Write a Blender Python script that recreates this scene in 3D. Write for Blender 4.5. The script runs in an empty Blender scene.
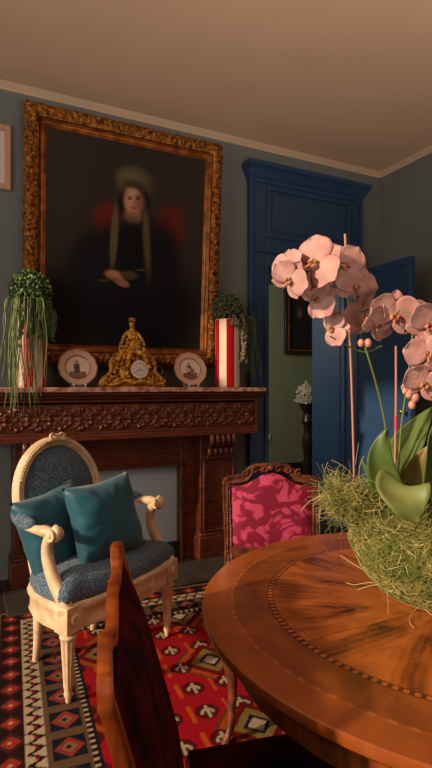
import bpy, math, random
import numpy as np
from mathutils import Vector, Matrix
R = math.radians
random.seed(7); rng = np.random.default_rng(7)
sc = bpy.context.scene
COL = sc.collection

# ---------------- camera, world, lights, exposure ----------------
EYE = 1.2; YAW = R(26.1); FPX = 514.0; HZ = 387.0
S_, C_ = math.sin(YAW), math.cos(YAW)
cam_d = bpy.data.cameras.new('camera'); cam = bpy.data.objects.new('camera', cam_d); COL.objects.link(cam)
cam.location = (0, 0, EYE); cam.rotation_euler = (R(90), 0, -YAW)
cam_d.sensor_fit = 'HORIZONTAL'; cam_d.sensor_width = 36; cam_d.lens = 36 * FPX / 432
cam_d.shift_y = (HZ - 384) / 432; cam_d.clip_start = 0.05
sc.camera = cam
sc.view_settings.view_transform = 'Standard'; sc.view_settings.look = 'None'
sc.view_settings.gamma = 1; sc.view_settings.use_curve_mapping = False
sc.view_settings.exposure = 0.0
w = bpy.data.worlds.new('world'); sc.world = w; w.use_nodes = True
w.node_tree.nodes['Background'].inputs[0].default_value = (1.0, 0.80, 0.62, 1)
w.node_tree.nodes['Background'].inputs[1].default_value = 0.07

def lamp(name, kind, loc, target, power, col, **kw):
    d = bpy.data.lights.new(name, kind); d.energy = power; d.color = col
    for k, v in kw.items(): setattr(d, k, v)
    o = bpy.data.objects.new(name, d); COL.objects.link(o); o.location = loc
    o.rotation_euler = (Vector(target) - Vector(loc)).to_track_quat('-Z', 'Y').to_euler()
    return o
# daylight entering by the tall window in the left wall
lamp('window_daylight', 'AREA', (-1.66, 1.0, 1.75), (1.0, 1.4, 1.3), 34, (1.0, 0.86, 0.72), shape='RECTANGLE', size=1.8, size_y=1.9)
# low evening sun through the same window
lamp('evening_sun', 'SUN', (-6, -0.5, 5), (-6 + 1.0, -0.5 + 0.10, 5 - 0.37), 4.2, (1.0, 0.74, 0.50), angle=R(2.5))
# added fill lamp behind the camera, aimed up to brighten the ceiling
lamp('ceiling_fill', 'AREA', (1.0, -1.5, 1.0), (1.3, 0.2, 3.08), 34, (1.0, 0.80, 0.64), shape='RECTANGLE', size=2.2, size_y=1.4, spread=R(84))
# daylight in the room beyond the door
lamp('far_room_daylight', 'AREA', (1.2, 4.6, 2.3), (3.0, 5.9, 1.9), 48, (1.0, 0.86, 0.66), shape='RECTANGLE', size=0.8, size_y=1.0)

def ray(px, py):
    u = (px - 216) / FPX; v = (HZ - py) / FPX
    return Vector((S_ + u * C_, C_ - u * S_, v))
def at_d(px, py, Z):                       # the point seen at that pixel, Z metres deep
    return Vector((0, 0, EYE)) + ray(px, py) * Z
def at_y(px, py, Y):
    r = ray(px, py); return Vector((0, 0, EYE)) + r * (Y / r.y)
def world(X, Z, z=0.0):
    return Vector((X * C_ + Z * S_, -X * S_ + Z * C_, z))

# ---------------- materials ----------------
def lin(c):
    return tuple(((x / 255) / 12.92 if x / 255 <= 0.04045 else ((x / 255 + 0.055) / 1.055) ** 2.4) for x in c)
def mat(name, rgb, rough=0.6, metal=0.0, var=None, scale=8, bump=0.0, bscale=40, stretch=None, spec=0.5, sheen=0, coat=0, detail=4, ramp=(0.35, 0.65), kind='noise', trans=0, objco=True):
    m = bpy.data.materials.new(name); m.use_nodes = True; nt = m.node_tree; N = nt.nodes; L = nt.links
    b = N['Principled BSDF']; b.inputs['Roughness'].default_value = rough; b.inputs['Metallic'].default_value = metal
    b.inputs['Base Color'].default_value = (*lin(rgb), 1); b.inputs['Specular IOR Level'].default_value = spec
    if sheen: b.inputs['Sheen Weight'].default_value = sheen
    if coat: b.inputs['Coat Weight'].default_value = coat; b.inputs['Coat Roughness'].default_value = 0.12
    if trans: b.inputs['Subsurface Weight'].default_value = trans; b.inputs['Subsurface Radius'].default_value = (0.01, 0.006, 0.004)
    tc = N.new('ShaderNodeTexCoord'); mp = N.new('ShaderNodeMapping'); L.new(tc.outputs['Object'], mp.inputs[0])
    if stretch: mp.inputs['Scale'].default_value = stretch
    if var is not None:
        if kind == 'noise':
            t = N.new('ShaderNodeTexNoise'); t.inputs['Detail'].default_value = detail; t.inputs['Scale'].default_value = scale; out = t.outputs['Fac']
        elif kind == 'voronoi':
            t = N.new('ShaderNodeTexVoronoi'); t.inputs['Scale'].default_value = scale; out = t.outputs['Distance']
        else:
            t = N.new('ShaderNodeTexWave'); t.inputs['Scale'].default_value = scale; t.inputs['Distortion'].default_value = 6; t.inputs['Detail'].default_value = 3; out = t.outputs['Fac']
        L.new(mp.outputs[0], t.inputs[0])
        rp = N.new('ShaderNodeValToRGB'); rp.color_ramp.elements[0].position = ramp[0]; rp.color_ramp.elements[1].position = ramp[1]
        rp.color_ramp.elements[0].color = (*lin(rgb), 1); rp.color_ramp.elements[1].color = (*lin(var), 1)
        L.new(out, rp.inputs[0]); L.new(rp.outputs[0], b.inputs['Base Color'])
    if bump:
        t2 = N.new('ShaderNodeTexNoise'); t2.inputs['Scale'].default_value = bscale; t2.inputs['Detail'].default_value = 3
        L.new(mp.outputs[0], t2.inputs[0]); bp = N.new('ShaderNodeBump'); bp.inputs['Strength'].default_value = bump; bp.inputs['Distance'].default_value = 0.01
        L.new(t2.outputs['Fac'], bp.inputs['Height']); L.new(bp.outputs[0], b.inputs['Normal'])
    return m
def mat_vcol(name, rough=0.7, bump=0.0, bscale=200, spec=0.4, coat=0):
    m = mat(name, (128, 128, 128), rough, bump=bump, bscale=bscale, spec=spec, coat=coat)
    N = m.node_tree.nodes; a = N.new('ShaderNodeVertexColor'); a.layer_name = 'Col'
    m.node_tree.links.new(a.outputs[0], N['Principled BSDF'].inputs['Base Color']); return m

M = {}
M['wall'] = mat('wall_paint', (118, 126, 126), 0.85, var=(112, 121, 122), scale=3, bump=0.03, bscale=120)
M['wall_green'] = mat('green_wall_paint', (120, 128, 104), 0.85, var=(114, 122, 100), scale=3)
M['ceiling'] = mat('ceiling_paint', (232, 200, 170), 0.9, var=(226, 193, 164), scale=1.5)
M['cornice'] = mat('cornice_paint', (214, 186, 156), 0.8)
M['floor'] = mat('dark_boards', (58, 38, 26), 0.5, var=(34, 22, 16), scale=4, stretch=(12, 1, 1))
M['blue'] = mat('blue_paint', (42, 72, 110), 0.36, var=(39, 68, 105), scale=5, bump=0.04, bscale=60)
M['oak'] = mat('carved_walnut', (104, 48, 26), 0.38, var=(66, 29, 17), scale=9, stretch=(1.5, 1.5, 8), bump=0.08, bscale=60)
M['oakh'] = mat('carved_walnut_frieze', (118, 54, 28), 0.4, var=(84, 38, 21), scale=9, stretch=(1, 8, 8), bump=0.06, bscale=60)
M['marble'] = mat('red_marble', (224, 172, 152), 0.25, var=(150, 84, 68), scale=22, detail=8, ramp=(0.4, 0.62))
M['board'] = mat('grey_fire_board', (172, 186, 200), 0.8)
M['soot'] = mat('dark_stone', (30, 26, 24), 0.8, bump=0.1, bscale=20)
M['hearth'] = mat('hearth_stone', (58, 50, 44), 0.7, var=(40, 34, 30), scale=6)
M['gilt'] = mat('old_gilt', (204, 134, 58), 0.45, 0.6, var=(84, 46, 18), scale=38, bump=0.7, bscale=130, detail=6)
M['gilt_flat'] = mat('gilt_moulding', (184, 116, 52), 0.4, 0.6, var=(120, 66, 30), scale=14, stretch=(1, 1, 1))
M['ormolu'] = mat('ormolu', (246, 190, 84), 0.36, 0.6, var=(150, 96, 34), scale=45, bump=0.6, bscale=160)
M['bronze'] = mat('dark_bronze', (70, 50, 32), 0.4, 0.7)
M['enamel'] = mat('white_enamel', (226, 214, 206), 0.25)
M['black'] = mat('black_ink', (18, 16, 16), 0.5)
M['cream'] = mat('cream_painted_wood', (236, 208, 172), 0.5, var=(212, 180, 142), scale=18, bump=0.12, bscale=70)
M['bluefab'] = mat('blue_chenille', (50, 78, 106), 0.9, var=(128, 146, 160), scale=150, detail=3, ramp=(0.44, 0.70), bump=0.35, bscale=160, sheen=0.15)
M['teal'] = mat('teal_satin', (14, 90, 110), 0.48, var=(10, 74, 92), scale=6, sheen=0.25)
M['silkpiping'] = mat('teal_piping', (16, 78, 88), 0.5)
M['chairwood'] = mat('carved_brown_wood', (120, 66, 38), 0.38, var=(66, 34, 20), scale=25, bump=0.35, bscale=120)
M['orangewood'] = mat('orange_walnut', (176, 88, 32), 0.33, var=(128, 58, 22), scale=7, stretch=(6, 6, 1))
M['wineshade'] = mat('shaded_wine_cloth', (84, 14, 30), 0.9, var=(30, 8, 14), scale=18, spec=0.1)  # wine cloth, darkened so its colour holds the shade on the front chair
M['leafgreen'] = mat('orchid_leaf', (92, 116, 56), 0.42, var=(72, 98, 46), scale=9)
M['leafpale'] = mat('young_orchid_leaf', (126, 138, 76), 0.5, var=(108, 124, 64), scale=9)
M['leafbrown'] = mat('yellowing_leaf', (134, 106, 44), 0.4, var=(88, 96, 38), scale=9)
M['petal'] = mat('pink_petal', (198, 158, 150), 0.6, var=(178, 126, 122), scale=30, trans=0.2, bump=0.25, bscale=70)
M['lip'] = mat('orchid_lip', (206, 150, 110), 0.5, var=(150, 70, 70), scale=60)
M['column'] = mat('orchid_column', (150, 140, 60), 0.5, var=(120, 60, 50), scale=50)
M['bud'] = mat('orchid_bud', (214, 150, 132), 0.5)
M['stake'] = mat('pink_stake', (190, 130, 108), 0.6)
M['redtip'] = mat('red_clip', (196, 40, 60), 0.5)
M['stem'] = mat('orchid_stem', (110, 120, 62), 0.5)
M['moss'] = mat('dry_moss', (158, 152, 84), 0.9, var=(98, 112, 38), scale=25)
M['mosscore'] = mat('moss_bed', (104, 112, 42), 1.0, var=(62, 72, 24), scale=22, bump=1.0, bscale=60)
M['straw'] = mat('pale_straw', (206, 188, 130), 0.8)
M['plant'] = mat('trailing_plant', (78, 104, 62), 0.6, var=(52, 76, 46), scale=40)
M['plantpale'] = mat('trailing_plant_pale', (140, 158, 92), 0.6, var=(90, 120, 66), scale=30)
M['plantmauve'] = mat('mauve_beads', (122, 120, 92), 0.6, var=(104, 84, 80), scale=40)
M['porcelain'] = mat('white_porcelain', (214, 206, 198), 0.3)
M['whitestand'] = mat('white_stand', (200, 204, 206), 0.3)
M['switch'] = mat('switch_plastic', (190, 190, 176), 0.5)
M['brass'] = mat('brass', (180, 140, 70), 0.3, 0.9)
M['pinkwood'] = mat('pale_pink_frame', (200, 156, 132), 0.5)
M['blackwood'] = mat('black_wood', (30, 22, 18), 0.35)

# ---------------- mesh building ----------------
class MB:
    def __init__(s): s.v = []; s.f = []; s.c = None
    def add(s, vs, fs):
        o = len(s.v); s.v += [tuple(v) for v in vs]; s.f += [tuple(i + o for i in f) for f in fs]; return s
    def box(s, x0, x1, y0, y1, z0, z1):
        return s.add([(x0,y0,z0),(x1,y0,z0),(x1,y1,z0),(x0,y1,z0),(x0,y0,z1),(x1,y0,z1),(x1,y1,z1),(x0,y1,z1)],
                     [(0,3,2,1),(4,5,6,7),(0,1,5,4),(1,2,6,5),(2,3,7,6),(3,0,4,7)])
    def grid(s, P, closeu=False, closev=False, flip=False):      # P[i][j]
        nu = len(P); nv = len(P[0]); vs = [p for r in P for p in r]; fs = []
        for i in range(nu if closeu else nu - 1):
            for j in range(nv if closev else nv - 1):
                a = i*nv+j; b = ((i+1)%nu)*nv+j; c = ((i+1)%nu)*nv+(j+1)%nv; d = i*nv+(j+1)%nv
                fs.append((a,d,c,b) if flip else (a,b,c,d))
        return s.add(vs, fs)
    def tube(s, pts, rad, n=8, flat=1.0, up=None, cap=True, close=False):
        pts = [Vector(p) for p in pts]; m = len(pts)
        if not hasattr(rad, '__len__'): rad = [rad] * m
        T = []
        for i in range(m):
            if close: t = pts[(i+1)%m] - pts[i-1]
            else: t = pts[min(i+1,m-1)] - pts[max(i-1,0)]
            T.append(t.normalized() if t.length > 1e-9 else Vector((0,0,1)))
        u = Vector(up) if up else (Vector((0,0,1)) if abs(T[0].z) < 0.9 else Vector((1,0,0)))
        rows = []
        for i in range(m):
            if up: u = Vector(up)
            u = (u - T[i]*u.dot(T[i]));
            if u.length < 1e-6: u = T[i].orthogonal()
            u.normalize(); w_ = T[i].cross(u)
            rows.append([pts[i] + (u*math.cos(a)*flat + w_*math.sin(a))*rad[i] for a in [2*math.pi*k/n for k in range(n)]])
        s.grid(rows, closeu=close, closev=True)
        if cap and not close:
            b = len(s.v) - m*n
            s.f.append(tuple(b + k for k in range(n-1,-1,-1))[::-1][::-1]); s.f.append(tuple(b + (m-1)*n + k for k in range(n)))
        return s
    def lathe(s, prof, n=24, cx=0, cy=0, flute=0, fr=(0,0), nf=12, capb=True):
        rows = []
        for (r, z) in prof:
            row = []
            for k in range(n):
                a = 2*math.pi*k/n; rr = r
                if flute and fr[0] <= z <= fr[1]: rr = r * (1 - flute * (0.5 + 0.5*math.cos(a*nf)))
                row.append((cx + rr*math.cos(a), cy + rr*math.sin(a), z))
            rows.append(row)
        b = len(s.v); s.grid(rows, closev=True, flip=True)
        if capb:
            s.f.append(tuple(b + k for k in range(n))); s.f.append(tuple(b + (len(prof)-1)*n + k for k in range(n-1,-1,-1)))
        return s
    def ball(s, c, r, n=10, m=7, rot=None):
        r = r if hasattr(r, '__len__') else (r, r, r); c = Vector(c); P = []
        for i in range(m + 1):
            t = math.pi * i / m; row = []
            for k in range(n):
                a = 2*math.pi*k/n; v = Vector((r[0]*math.sin(t)*math.cos(a), r[1]*math.sin(t)*math.sin(a), r[2]*math.cos(t)))
                if rot is not None: v = rot @ v
                row.append(c + v)
            P.append(row)
        return s.grid(P, closev=True)
    def prism(s, out, z0, z1, top=1.0, n=None):               # outline in xy, extruded along z
        k = len(out); cx = sum(p[0] for p in out)/k; cy = sum(p[1] for p in out)/k
        vs = [(x,y,z0) for x,y in out] + [(cx+(x-cx)*top, cy+(y-cy)*top, z1) for x,y in out]
        fs = [tuple(range(k-1,-1,-1)), tuple(range(k,2*k))] + [(i,(i+1)%k,k+(i+1)%k,k+i) for i in range(k)]
        return s.add(vs, fs)
    def xf(s, mtx):
        s.v = [tuple(mtx @ Vector(v)) for v in s.v]; return s
    def build(s, name, m, parent=None, ang=40, bevel=0, cols=None, sub=0, fixn=True):
        me = bpy.data.meshes.new(name); me.from_pydata(s.v, [], s.f); me.update()
        if fixn:
            import bmesh
            bm = bmesh.new(); bm.from_mesh(me); bmesh.ops.recalc_face_normals(bm, faces=bm.faces); bm.to_mesh(me); bm.free()
        me.polygons.foreach_set('use_smooth', [True]*len(me.polygons))
        if ang: me.set_sharp_from_angle(angle=R(ang))
        if cols is not None:
            a = me.color_attributes.new('Col', 'FLOAT_COLOR', 'POINT'); c = np.ones((len(me.vertices), 4), np.float32); c[:, :3] = cols
            a.data.foreach_set('color', c.ravel())
        if m: me.materials.append(m)
        o = bpy.data.objects.new(name, me); COL.objects.link(o)
        if parent: o.parent = parent
        if bevel:
            b = o.modifiers.new('bevel', 'BEVEL'); b.width = bevel; b.segments = 2; b.limit_method = 'ANGLE'; b.angle_limit = R(50)
        if sub:
            b = o.modifiers.new('sub', 'SUBSURF'); b.levels = sub; b.render_levels = sub
        return o
def thing(name, label, cat, loc=(0,0,0), rz=0, group=None, rot=None):
    o = bpy.data.objects.new(name, None); COL.objects.link(o); o.location = loc
    o.rotation_euler = rot if rot is not None else (0, 0, rz); o.empty_display_size = 0.1
    o['label'] = label; o['category'] = cat
    if group: o['group'] = group
    return o
def tag(o, label, cat, group=None):
    o['label'] = label; o['category'] = cat
    if group: o['group'] = group
    return o
def struct(name, mb, m, parent=None, **k):
    o = mb.build(name, m, parent, **k)
    if parent is None: o['kind'] = 'structure'
    return o
def bez(p0, p1, p2, p3, n=12):
    p0, p1, p2, p3 = map(Vector, (p0, p1, p2, p3)); r = []
    for i in range(n + 1):
        t = i / n; r.append(p0*(1-t)**3 + p1*3*t*(1-t)**2 + p2*3*t*t*(1-t) + p3*t**3)
    return r
def smooth(pts, n=8):                                         # Catmull-Rom
    P = [Vector(p) for p in pts]; P = [P[0]*2 - P[1]] + P + [P[-1]*2 - P[-2]]; r = []
    for i in range(1, len(P) - 2):
        for k in range(n):
            t = k / n; a, b, c, d = P[i-1], P[i], P[i+1], P[i+2]
            r.append(0.5*((2*b) + (c-a)*t + (2*a-5*b+4*c-d)*t*t + (3*b-a-3*c+d)*t**3))
    r.append(P[-2]); return r

# ---------------- room shell ----------------
YW = 3.45; XR = 3.31; ZC = 3.08; XL = -1.7; YB = -1.6
DX0, DX1, DZ, TH = 2.118, 2.925, 2.13, 0.45
struct('floor', MB().box(XL-0.2, 5.2, YB-0.2, 7.2, -0.12, 0), M['floor'])
struct('ceiling', MB().box(XL-0.2, XR+0.2, YB-0.2, YW+TH, ZC, ZC+0.12), M['ceiling'])
struct('wall_back', MB().box(XL-0.2, DX0, YW, YW+TH, 0, ZC).box(DX1, XR+0.2, YW, YW+TH, 0, ZC).box(DX0, DX1, YW, YW+TH, DZ, ZC), M['wall'])
struct('wall_right', MB().box(XR, XR+0.2, YB, YW, 0, ZC), M['wall'])
# left wall with a tall window opening, outside the frame
WY0, WY1, WZ0, WZ1 = -0.1, 3.0, 0.3, 2.95
struct('wall_left', MB().box(XL-0.2, XL, YB, WY0, 0, ZC).box(XL-0.2, XL, WY1, YW, 0, ZC).box(XL-0.2, XL, WY0, WY1, 0, WZ0).box(XL-0.2, XL, WY0, WY1, WZ1, ZC), M['wall'])
def cove(mb, axis, a, b, sgn):
    pr = [(0, -0.035), (0.012, -0.035), (0.02, -0.02), (0.045, -0.008), (0.05, 0)]
    rows = []
    for (d, z) in pr:
        if axis == 'x': rows.append([(a, YW - d, ZC + z), (b, YW - d, ZC + z)])
        else: rows.append([(XR - d, a, ZC + z), (XR - d, b, ZC + z)])
    mb.grid(rows); return mb
struct('trim_1', cove(MB(), 'x', XL, XR, 1), M['cornice'])
struct('trim_2', cove(MB(), 'y', YB, YW, 1), M['cornice'])
struct('baseboard_right', MB().box(XR-0.02, XR-0.001, YB, YW, 0.0, 0.16), M['blue'], bevel=0.004)
struct('baseboard_back', MB().box(3.05, XR-0.02, YW-0.02, YW-0.001, 0, 0.16), M['blue'], bevel=0.004)
# room beyond the doorway
struct('wall_far', MB().box(0.6, 5.2, 6.0, 6.2, 0, ZC).box(0.6, 5.2, YW+TH, 6.2, ZC, ZC+0.1).box(5.0, 5.2, YW+TH, 6.0, 0, ZC).box(0.4, 0.6, YW+TH, 6.2, 0, ZC), M['wall_green'])
struct('baseboard_far', MB().box(0.6, 5.0, 5.98, 5.999, 0, 0.14), M['blackwood'])

# door set: casing with overdoor panel and cornice, deep jamb lining, open leaf
dr = bpy.data.objects.new('door_1', None); COL.objects.link(dr); dr['kind'] = 'structure'
CL, CR, CT = 1.958, 3.043, 2.84
c = MB()
c.box(CL, DX0, 3.405, 3.449, 0, CT).box(DX1, CR, 3.405, 3.449, 0, CT).box(DX0, DX1, 3.405, 3.449, DZ, CT)
c.box(CL-0.012, CL+0.022, 3.385, 3.404, 0.0, CT).box(CR-0.022, CR+0.012, 3.385, 3.404, 0.0, CT)
c.box(DX0-0.035, DX0, 3.39, 3.404, 0, DZ).box(DX0-0.035, DX1+0.03, 3.39, 3.404, DZ, DZ+0.035)
c.build('casing', M['blue'], dr, bevel=0.004)
hp = MB(); hp.box(CL+0.04, CR-0.04, 3.385, 3.41, 2.24, 2.262); hp.build('header_moulding', M['blue'], dr, bevel=0.006)
PX0, PX1, PZ0, PZ1 = 2.105, 2.93, 2.36, 2.755
op = MB()
for (a, b, z0, z1) in ((PX0, PX1, PZ1-0.03, PZ1), (PX0, PX1, PZ0, PZ0+0.03), (PX0, PX0+0.03, PZ0+0.03, PZ1-0.03), (PX1-0.03, PX1, PZ0+0.03, PZ1-0.03)):
    op.box(a, b, 3.388, 3.41, z0, z1)
op.box(PX0+0.055, PX1-0.055, 3.398, 3.41, PZ0+0.055, PZ1-0.055)
op.build('overdoor_panel', M['blue'], dr, bevel=0.005)
co = MB()
prof = [(0.0, 2.775), (0.012, 2.775), (0.014, 2.80), (0.035, 2.812), (0.055, 2.845), (0.075, 2.865), (0.09, 2.872), (0.09, 2.905), (0.0, 2.905)]
rows = []
for (d, z) in prof:
    rows.append([(CL-d*0.55, 3.449, z), (CL-d*0.55, 3.405-d, z), (CR+d*0.55, 3.405-d, z), (CR+d*0.55, 3.449, z)])
co.grid(rows); co.build('cornice', M['blue'], dr, ang=30)
jl = MB().box(DX0, DX0+0.02, YW, YW+TH, 0, DZ).box(DX1-0.02, DX1, YW, YW+TH, 0, DZ).box(DX0, DX1, YW, YW+TH, DZ-0.02, DZ)
jl.box(DX1-0.028, DX1-0.018, YW+0.05, YW+TH-0.05, 0.15, DZ-0.1)
jl.build('jamb_lining', M['blue'], dr, bevel=0.004)
# the open leaf, hinged at the right jamb and standing square to the wall
lf = thing('door_leaf', '', 'door'); del lf['label'], lf['category']; lf.parent = dr
LX, LY0, LY1, LZ = 2.925, 2.735, 3.39, 2.155
MB().box(LX, LX+0.028, LY0+0.01, LY1-0.01, 0.03, LZ-0.01).build('leaf_panel', M['blue'], lf, bevel=0.003)
fr = MB()
for (a, b, z0, z1) in ((LY0, LY0+0.045, 0.2, LZ-0.05), (LY1-0.09, LY1, 0.2, LZ-0.05), (LY0, LY1, LZ-0.05, LZ), (LY0, LY1, 0.02, 0.2)):
    fr.box(LX-0.012, LX+0.040, a, b, z0, z1)
fr.build('leaf_frame', M['blue'], lf, bevel=0.004)
kb = MB(); kb.tube([(LX-0.012, LY0+0.035, 1.02), (LX-0.05, LY0+0.035, 1.02)], 0.008, 8).ball((LX-0.062, LY0+0.035, 1.02), 0.02); kb.build('door_knob', M['brass'], lf)

# ---------------- rug ----------------
def rug():
    RW, RL, st = 3.2, 2.9, 0.006
    nx, ny = int(RW/st), int(RL/st)
    x = (np.arange(nx+1))*st; y = (np.arange(ny+1))*st
    Xg, Yg = np.meshgrid(x, y, indexing='ij')
    d = np.minimum.reduce([Xg, RW-Xg, Yg, RL-Yg])               # distance to the edge
    horiz = (np.minimum(Yg, RL-Yg) <= np.minimum(Xg, RW-Xg))
    t = np.where(horiz, Xg, Yg)                                  # coordinate along the edge
    red = np.array(lin((186, 22, 38))); dark = np.array(lin((44, 20, 22))); ivory = np.array(lin((206, 184, 150)))
    navy = np.array(lin((26, 30, 46))); orange = np.array(lin((210, 92, 28))); brown = np.array(lin((82, 42, 32))); rose = np.array(lin((160, 62, 52))); tan = np.array(lin((150, 120, 86)))
    c = np.zeros(Xg.shape + (3,)); c[:] = red
    def put(mask, col): c[mask] = col
    def tri(v, p): return np.abs(((v / p) % 1) - 0.5) * 2
    put(d < 0.36, brown)
    put(d < 0.012, dark)
    put((d > 0.012) & (d < 0.03), tan); put((d > 0.018) & (d < 0.024) & (tri(t, 0.03) > 0.5), dark)
    # outer band: rosettes on dark ground
    b = (d > 0.03) & (d < 0.125); put(b, dark)
    q = ((t / 0.11) % 1 - 0.5) * 0.11; e = d - 0.078; rr = np.abs(q) + np.abs(e)
    put(b & (rr < 0.036), rose); put(b & (rr < 0.022), np.array(lin((196, 44, 40)))); put(b & (rr < 0.009), ivory)
    put(b & (np.abs(rr - 0.048) < 0.004), brown)
    # ivory zigzag band
    b = (d > 0.125) & (d < 0.19); put(b, ivory)
    zz = np.abs((d - 0.1575) - (tri(t, 0.055) - 0.5) * 0.045)
    put(b & (zz < 0.011), dark); put(b & (d > 0.150) & (d < 0.165) & (tri(t, 0.055) > 0.8), red)
    # inner band with botehs
    b = (d > 0.19) & (d < 0.33); put(b, np.array(lin((112, 84, 62))))
    q = ((t / 0.15) % 1 - 0.5) * 0.15; e = d - 0.26; s2 = np.maximum(np.abs(q), np.abs(e))
    put(b & (s2 < 0.055), navy); put(b & (np.abs(q)+np.abs(e) < 0.05), rose); put(b & (np.abs(q)+np.abs(e) < 0.028), tan); put(b & (np.abs(q)+np.abs(e) < 0.012), dark)
    put((d > 0.325) & (d < 0.345), ivory); put((d > 0.325) & (d < 0.345) & (tri(t, 0.03) > 0.5), dark)
    put((d > 0.345) & (d < 0.36), navy)
    # field
    f = d >= 0.36
    gx, gy = 0.42, 0.46
    u = ((Xg - 0.36 + 0.1) / gx % 1 - 0.5) * gx; v = ((Yg - 0.36 + 0.14 + (np.floor((Xg-0.26)/gx) % 2) * gy / 2) / gy % 1 - 0.5) * gy
    m1 = np.abs(u) + np.abs(v) * 0.9
    step = np.floor(m1 / 0.018) * 0.018
    put(f & (step < 0.17), np.array(lin((128, 60, 30)))); put(f & (step < 0.145), orange * 0.8); put(f & (step < 0.11), np.array(lin((116, 18, 24))))
    put(f & (step < 0.075), np.array(lin((150, 122, 60)))); put(f & (step < 0.045), navy); put(f & (step < 0.022), ivory)
    u2 = ((Xg + 0.02) / 0.14 % 1 - 0.5) * 0.14; v2 = ((Yg + 0.05) / 0.155 % 1 - 0.5) * 0.155
    hook = ((np.abs(u2) < 0.006) & (np.abs(v2) < 0.035)) | ((np.abs(np.hypot(u2, v2 + 0.012) - 0.024) < 0.006) & (v2 > -0.014))
    halo = (np.hypot(u2, v2) < 0.045)
    sel = f & (step >= 0.125)
    put(sel & halo & (rng.random(1)[0] > -1), np.array(lin((96, 20, 24)))); put(sel & hook, ivory)
    bar = (np.abs((u2 + 0.07) % 0.14 - 0.01) < 0.008) & (np.abs(v2) < 0.05); put(sel & bar, orange)
    c *= 0.72 * (0.88 + 0.24 * rng.random(Xg.shape))[..., None]
    P = np.stack([Xg, Yg, np.full_like(Xg, 0.008)], -1).reshape(-1, 3)
    me = bpy.data.meshes.new('rug'); ii = np.arange((nx+1)*(ny+1)).reshape(nx+1, ny+1)
    F = np.stack([ii[:-1,:-1], ii[1:,:-1], ii[1:,1:], ii[:-1,1:]], -1).reshape(-1, 4)
    edge = MB().box(0, RW, 0, RL, 0.001, 0.0075)
    n0 = len(P); P = np.vstack([P, np.array(edge.v)]); F = np.vstack([F, np.array(edge.f) + n0])
    me.from_pydata(P.tolist(), [], F.tolist()); me.update()
    a = me.color_attributes.new('Col', 'FLOAT_COLOR', 'POINT'); cc = np.ones((len(P), 4), np.float32); cc[:n0, :3] = c.reshape(-1, 3); cc[n0:, :3] = dark
    a.data.foreach_set('color', cc.ravel())
    me.materials.append(mat_vcol('woven_wool', 0.95, bump=0.5, bscale=300, spec=0.1))
    o = bpy.data.objects.new('rug', me); COL.objects.link(o)
    tag(o, 'red oriental rug with zigzag border lying under the armchair and the table', 'rug')
    return o, RW, RL
rg, RW, RL = rug()
ang_rug = R(4.5)       # slightly askew to the room
# far left corner of the rug stands just in front of the hearth
corner = world(-1.16, 2.70)
rg.rotation_euler = (0, 0, -ang_rug)
yl = Vector((math.sin(ang_rug), math.cos(ang_rug), 0)) * RL
rg.location = corner - yl; rg.location.z = 0

# ---------------- fireplace ----------------
fp = thing('fireplace', 'carved dark walnut fireplace surround with red marble shelf and grey closed opening', 'fireplace', (1.01, YW, 0))
# local x centred, local y negative towards the room
Fx = 0.884; ZF0 = 0.872
MB().box(-0.921, 0.921, -0.325, -0.001, 1.168, 1.197).build('marble_shelf', M['marble'], fp, bevel=0.004)
sm = MB()
prof = [(-0.30, 1.168), (-0.312, 1.160), (-0.312, 1.150), (-0.29, 1.143), (-0.285, 1.128), (-0.272, 1.122)]
rows = [[(-Fx-(-0.27-d)*1.0 - 0.0, -0.001, z), (-Fx+(d+0.27), d, z), (Fx-(d+0.27), d, z), (Fx-(d+0.27), -0.001, z)] for d, z in prof]
sm.grid(rows); sm.box(-Fx-0.0, Fx, -0.27, -0.001, 1.12, 1.167); sm.build('shelf_moulding', M['oak'], fp, ang=30)
# frieze board with carved relief
nx, nz = 620, 84
xs = np.linspace(-Fx, Fx, nx+1); zs = np.linspace(ZF0, 1.122, nz+1); X, Z = np.meshgrid(xs, zs, indexing='ij')
zz = (Z - ZF0) / (1.122 - ZF0)                  # 0..1
H = np.zeros_like(X)
per = 0.2455; cxp = ((X / per) % 1 - 0.5) * per; mid = ZF0 + 0.135
zc = Z - mid
band = (np.abs(zc) < 0.083) & (np.abs(X) < Fx - 0.04)
def ridge(dist, w_): return np.exp(-(dist / w_) ** 2)
rad = np.hypot(cxp, zc)
vn = np.abs(np.cos(np.arctan2(zc, cxp)*7)); H += 0.011 * ridge(rad - 0.064, 0.012) * (0.35+0.65*vn)
cx2 = (((X + per/2) / per) % 1 - 0.5) * per
rad2 = np.hypot(cx2, zc)
vn2 = np.abs(np.cos(np.arctan2(zc, cx2)*6)); H += 0.010 * ridge(rad2 - 0.060, 0.010) * (0.3+0.7*vn2)
ang = np.arctan2(zc, cxp); H += 0.013 * np.clip(np.cos(ang * 3 + math.pi/2 * 0) , 0, 1) * ridge(rad - 0.03, 0.022) 
H += 0.009 * np.clip(np.cos(ang * 9), 0, 1) * ridge(rad - 0.05, 0.012)
ang2 = np.arctan2(zc, cx2); H += 0.012 * np.clip(np.cos(ang2 * 4 + math.pi), 0, 1) * ridge(rad2 - 0.04, 0.018)
H += 0.012 * ridge(rad, 0.012) + 0.012 * ridge(rad2, 0.010)
cx4 = (((X + per/4) / (per/2)) % 1 - 0.5) * per/2
for sg in (-1, 1):
    H += 0.010 * ridge(np.hypot(cx4, zc - sg*0.062) , 0.013)
    H += 0.007 * ridge(np.hypot(cx4*1.0, zc - sg*0.04) - 0.012, 0.005)
H = np.where(band, H, 0) + 0.002 * rng.standard_normal(H.shape) * band * 0.4
H += 0.008 * ((zz < 0.14) | (zz > 0.93))         # plain mouldings top and bottom
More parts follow.
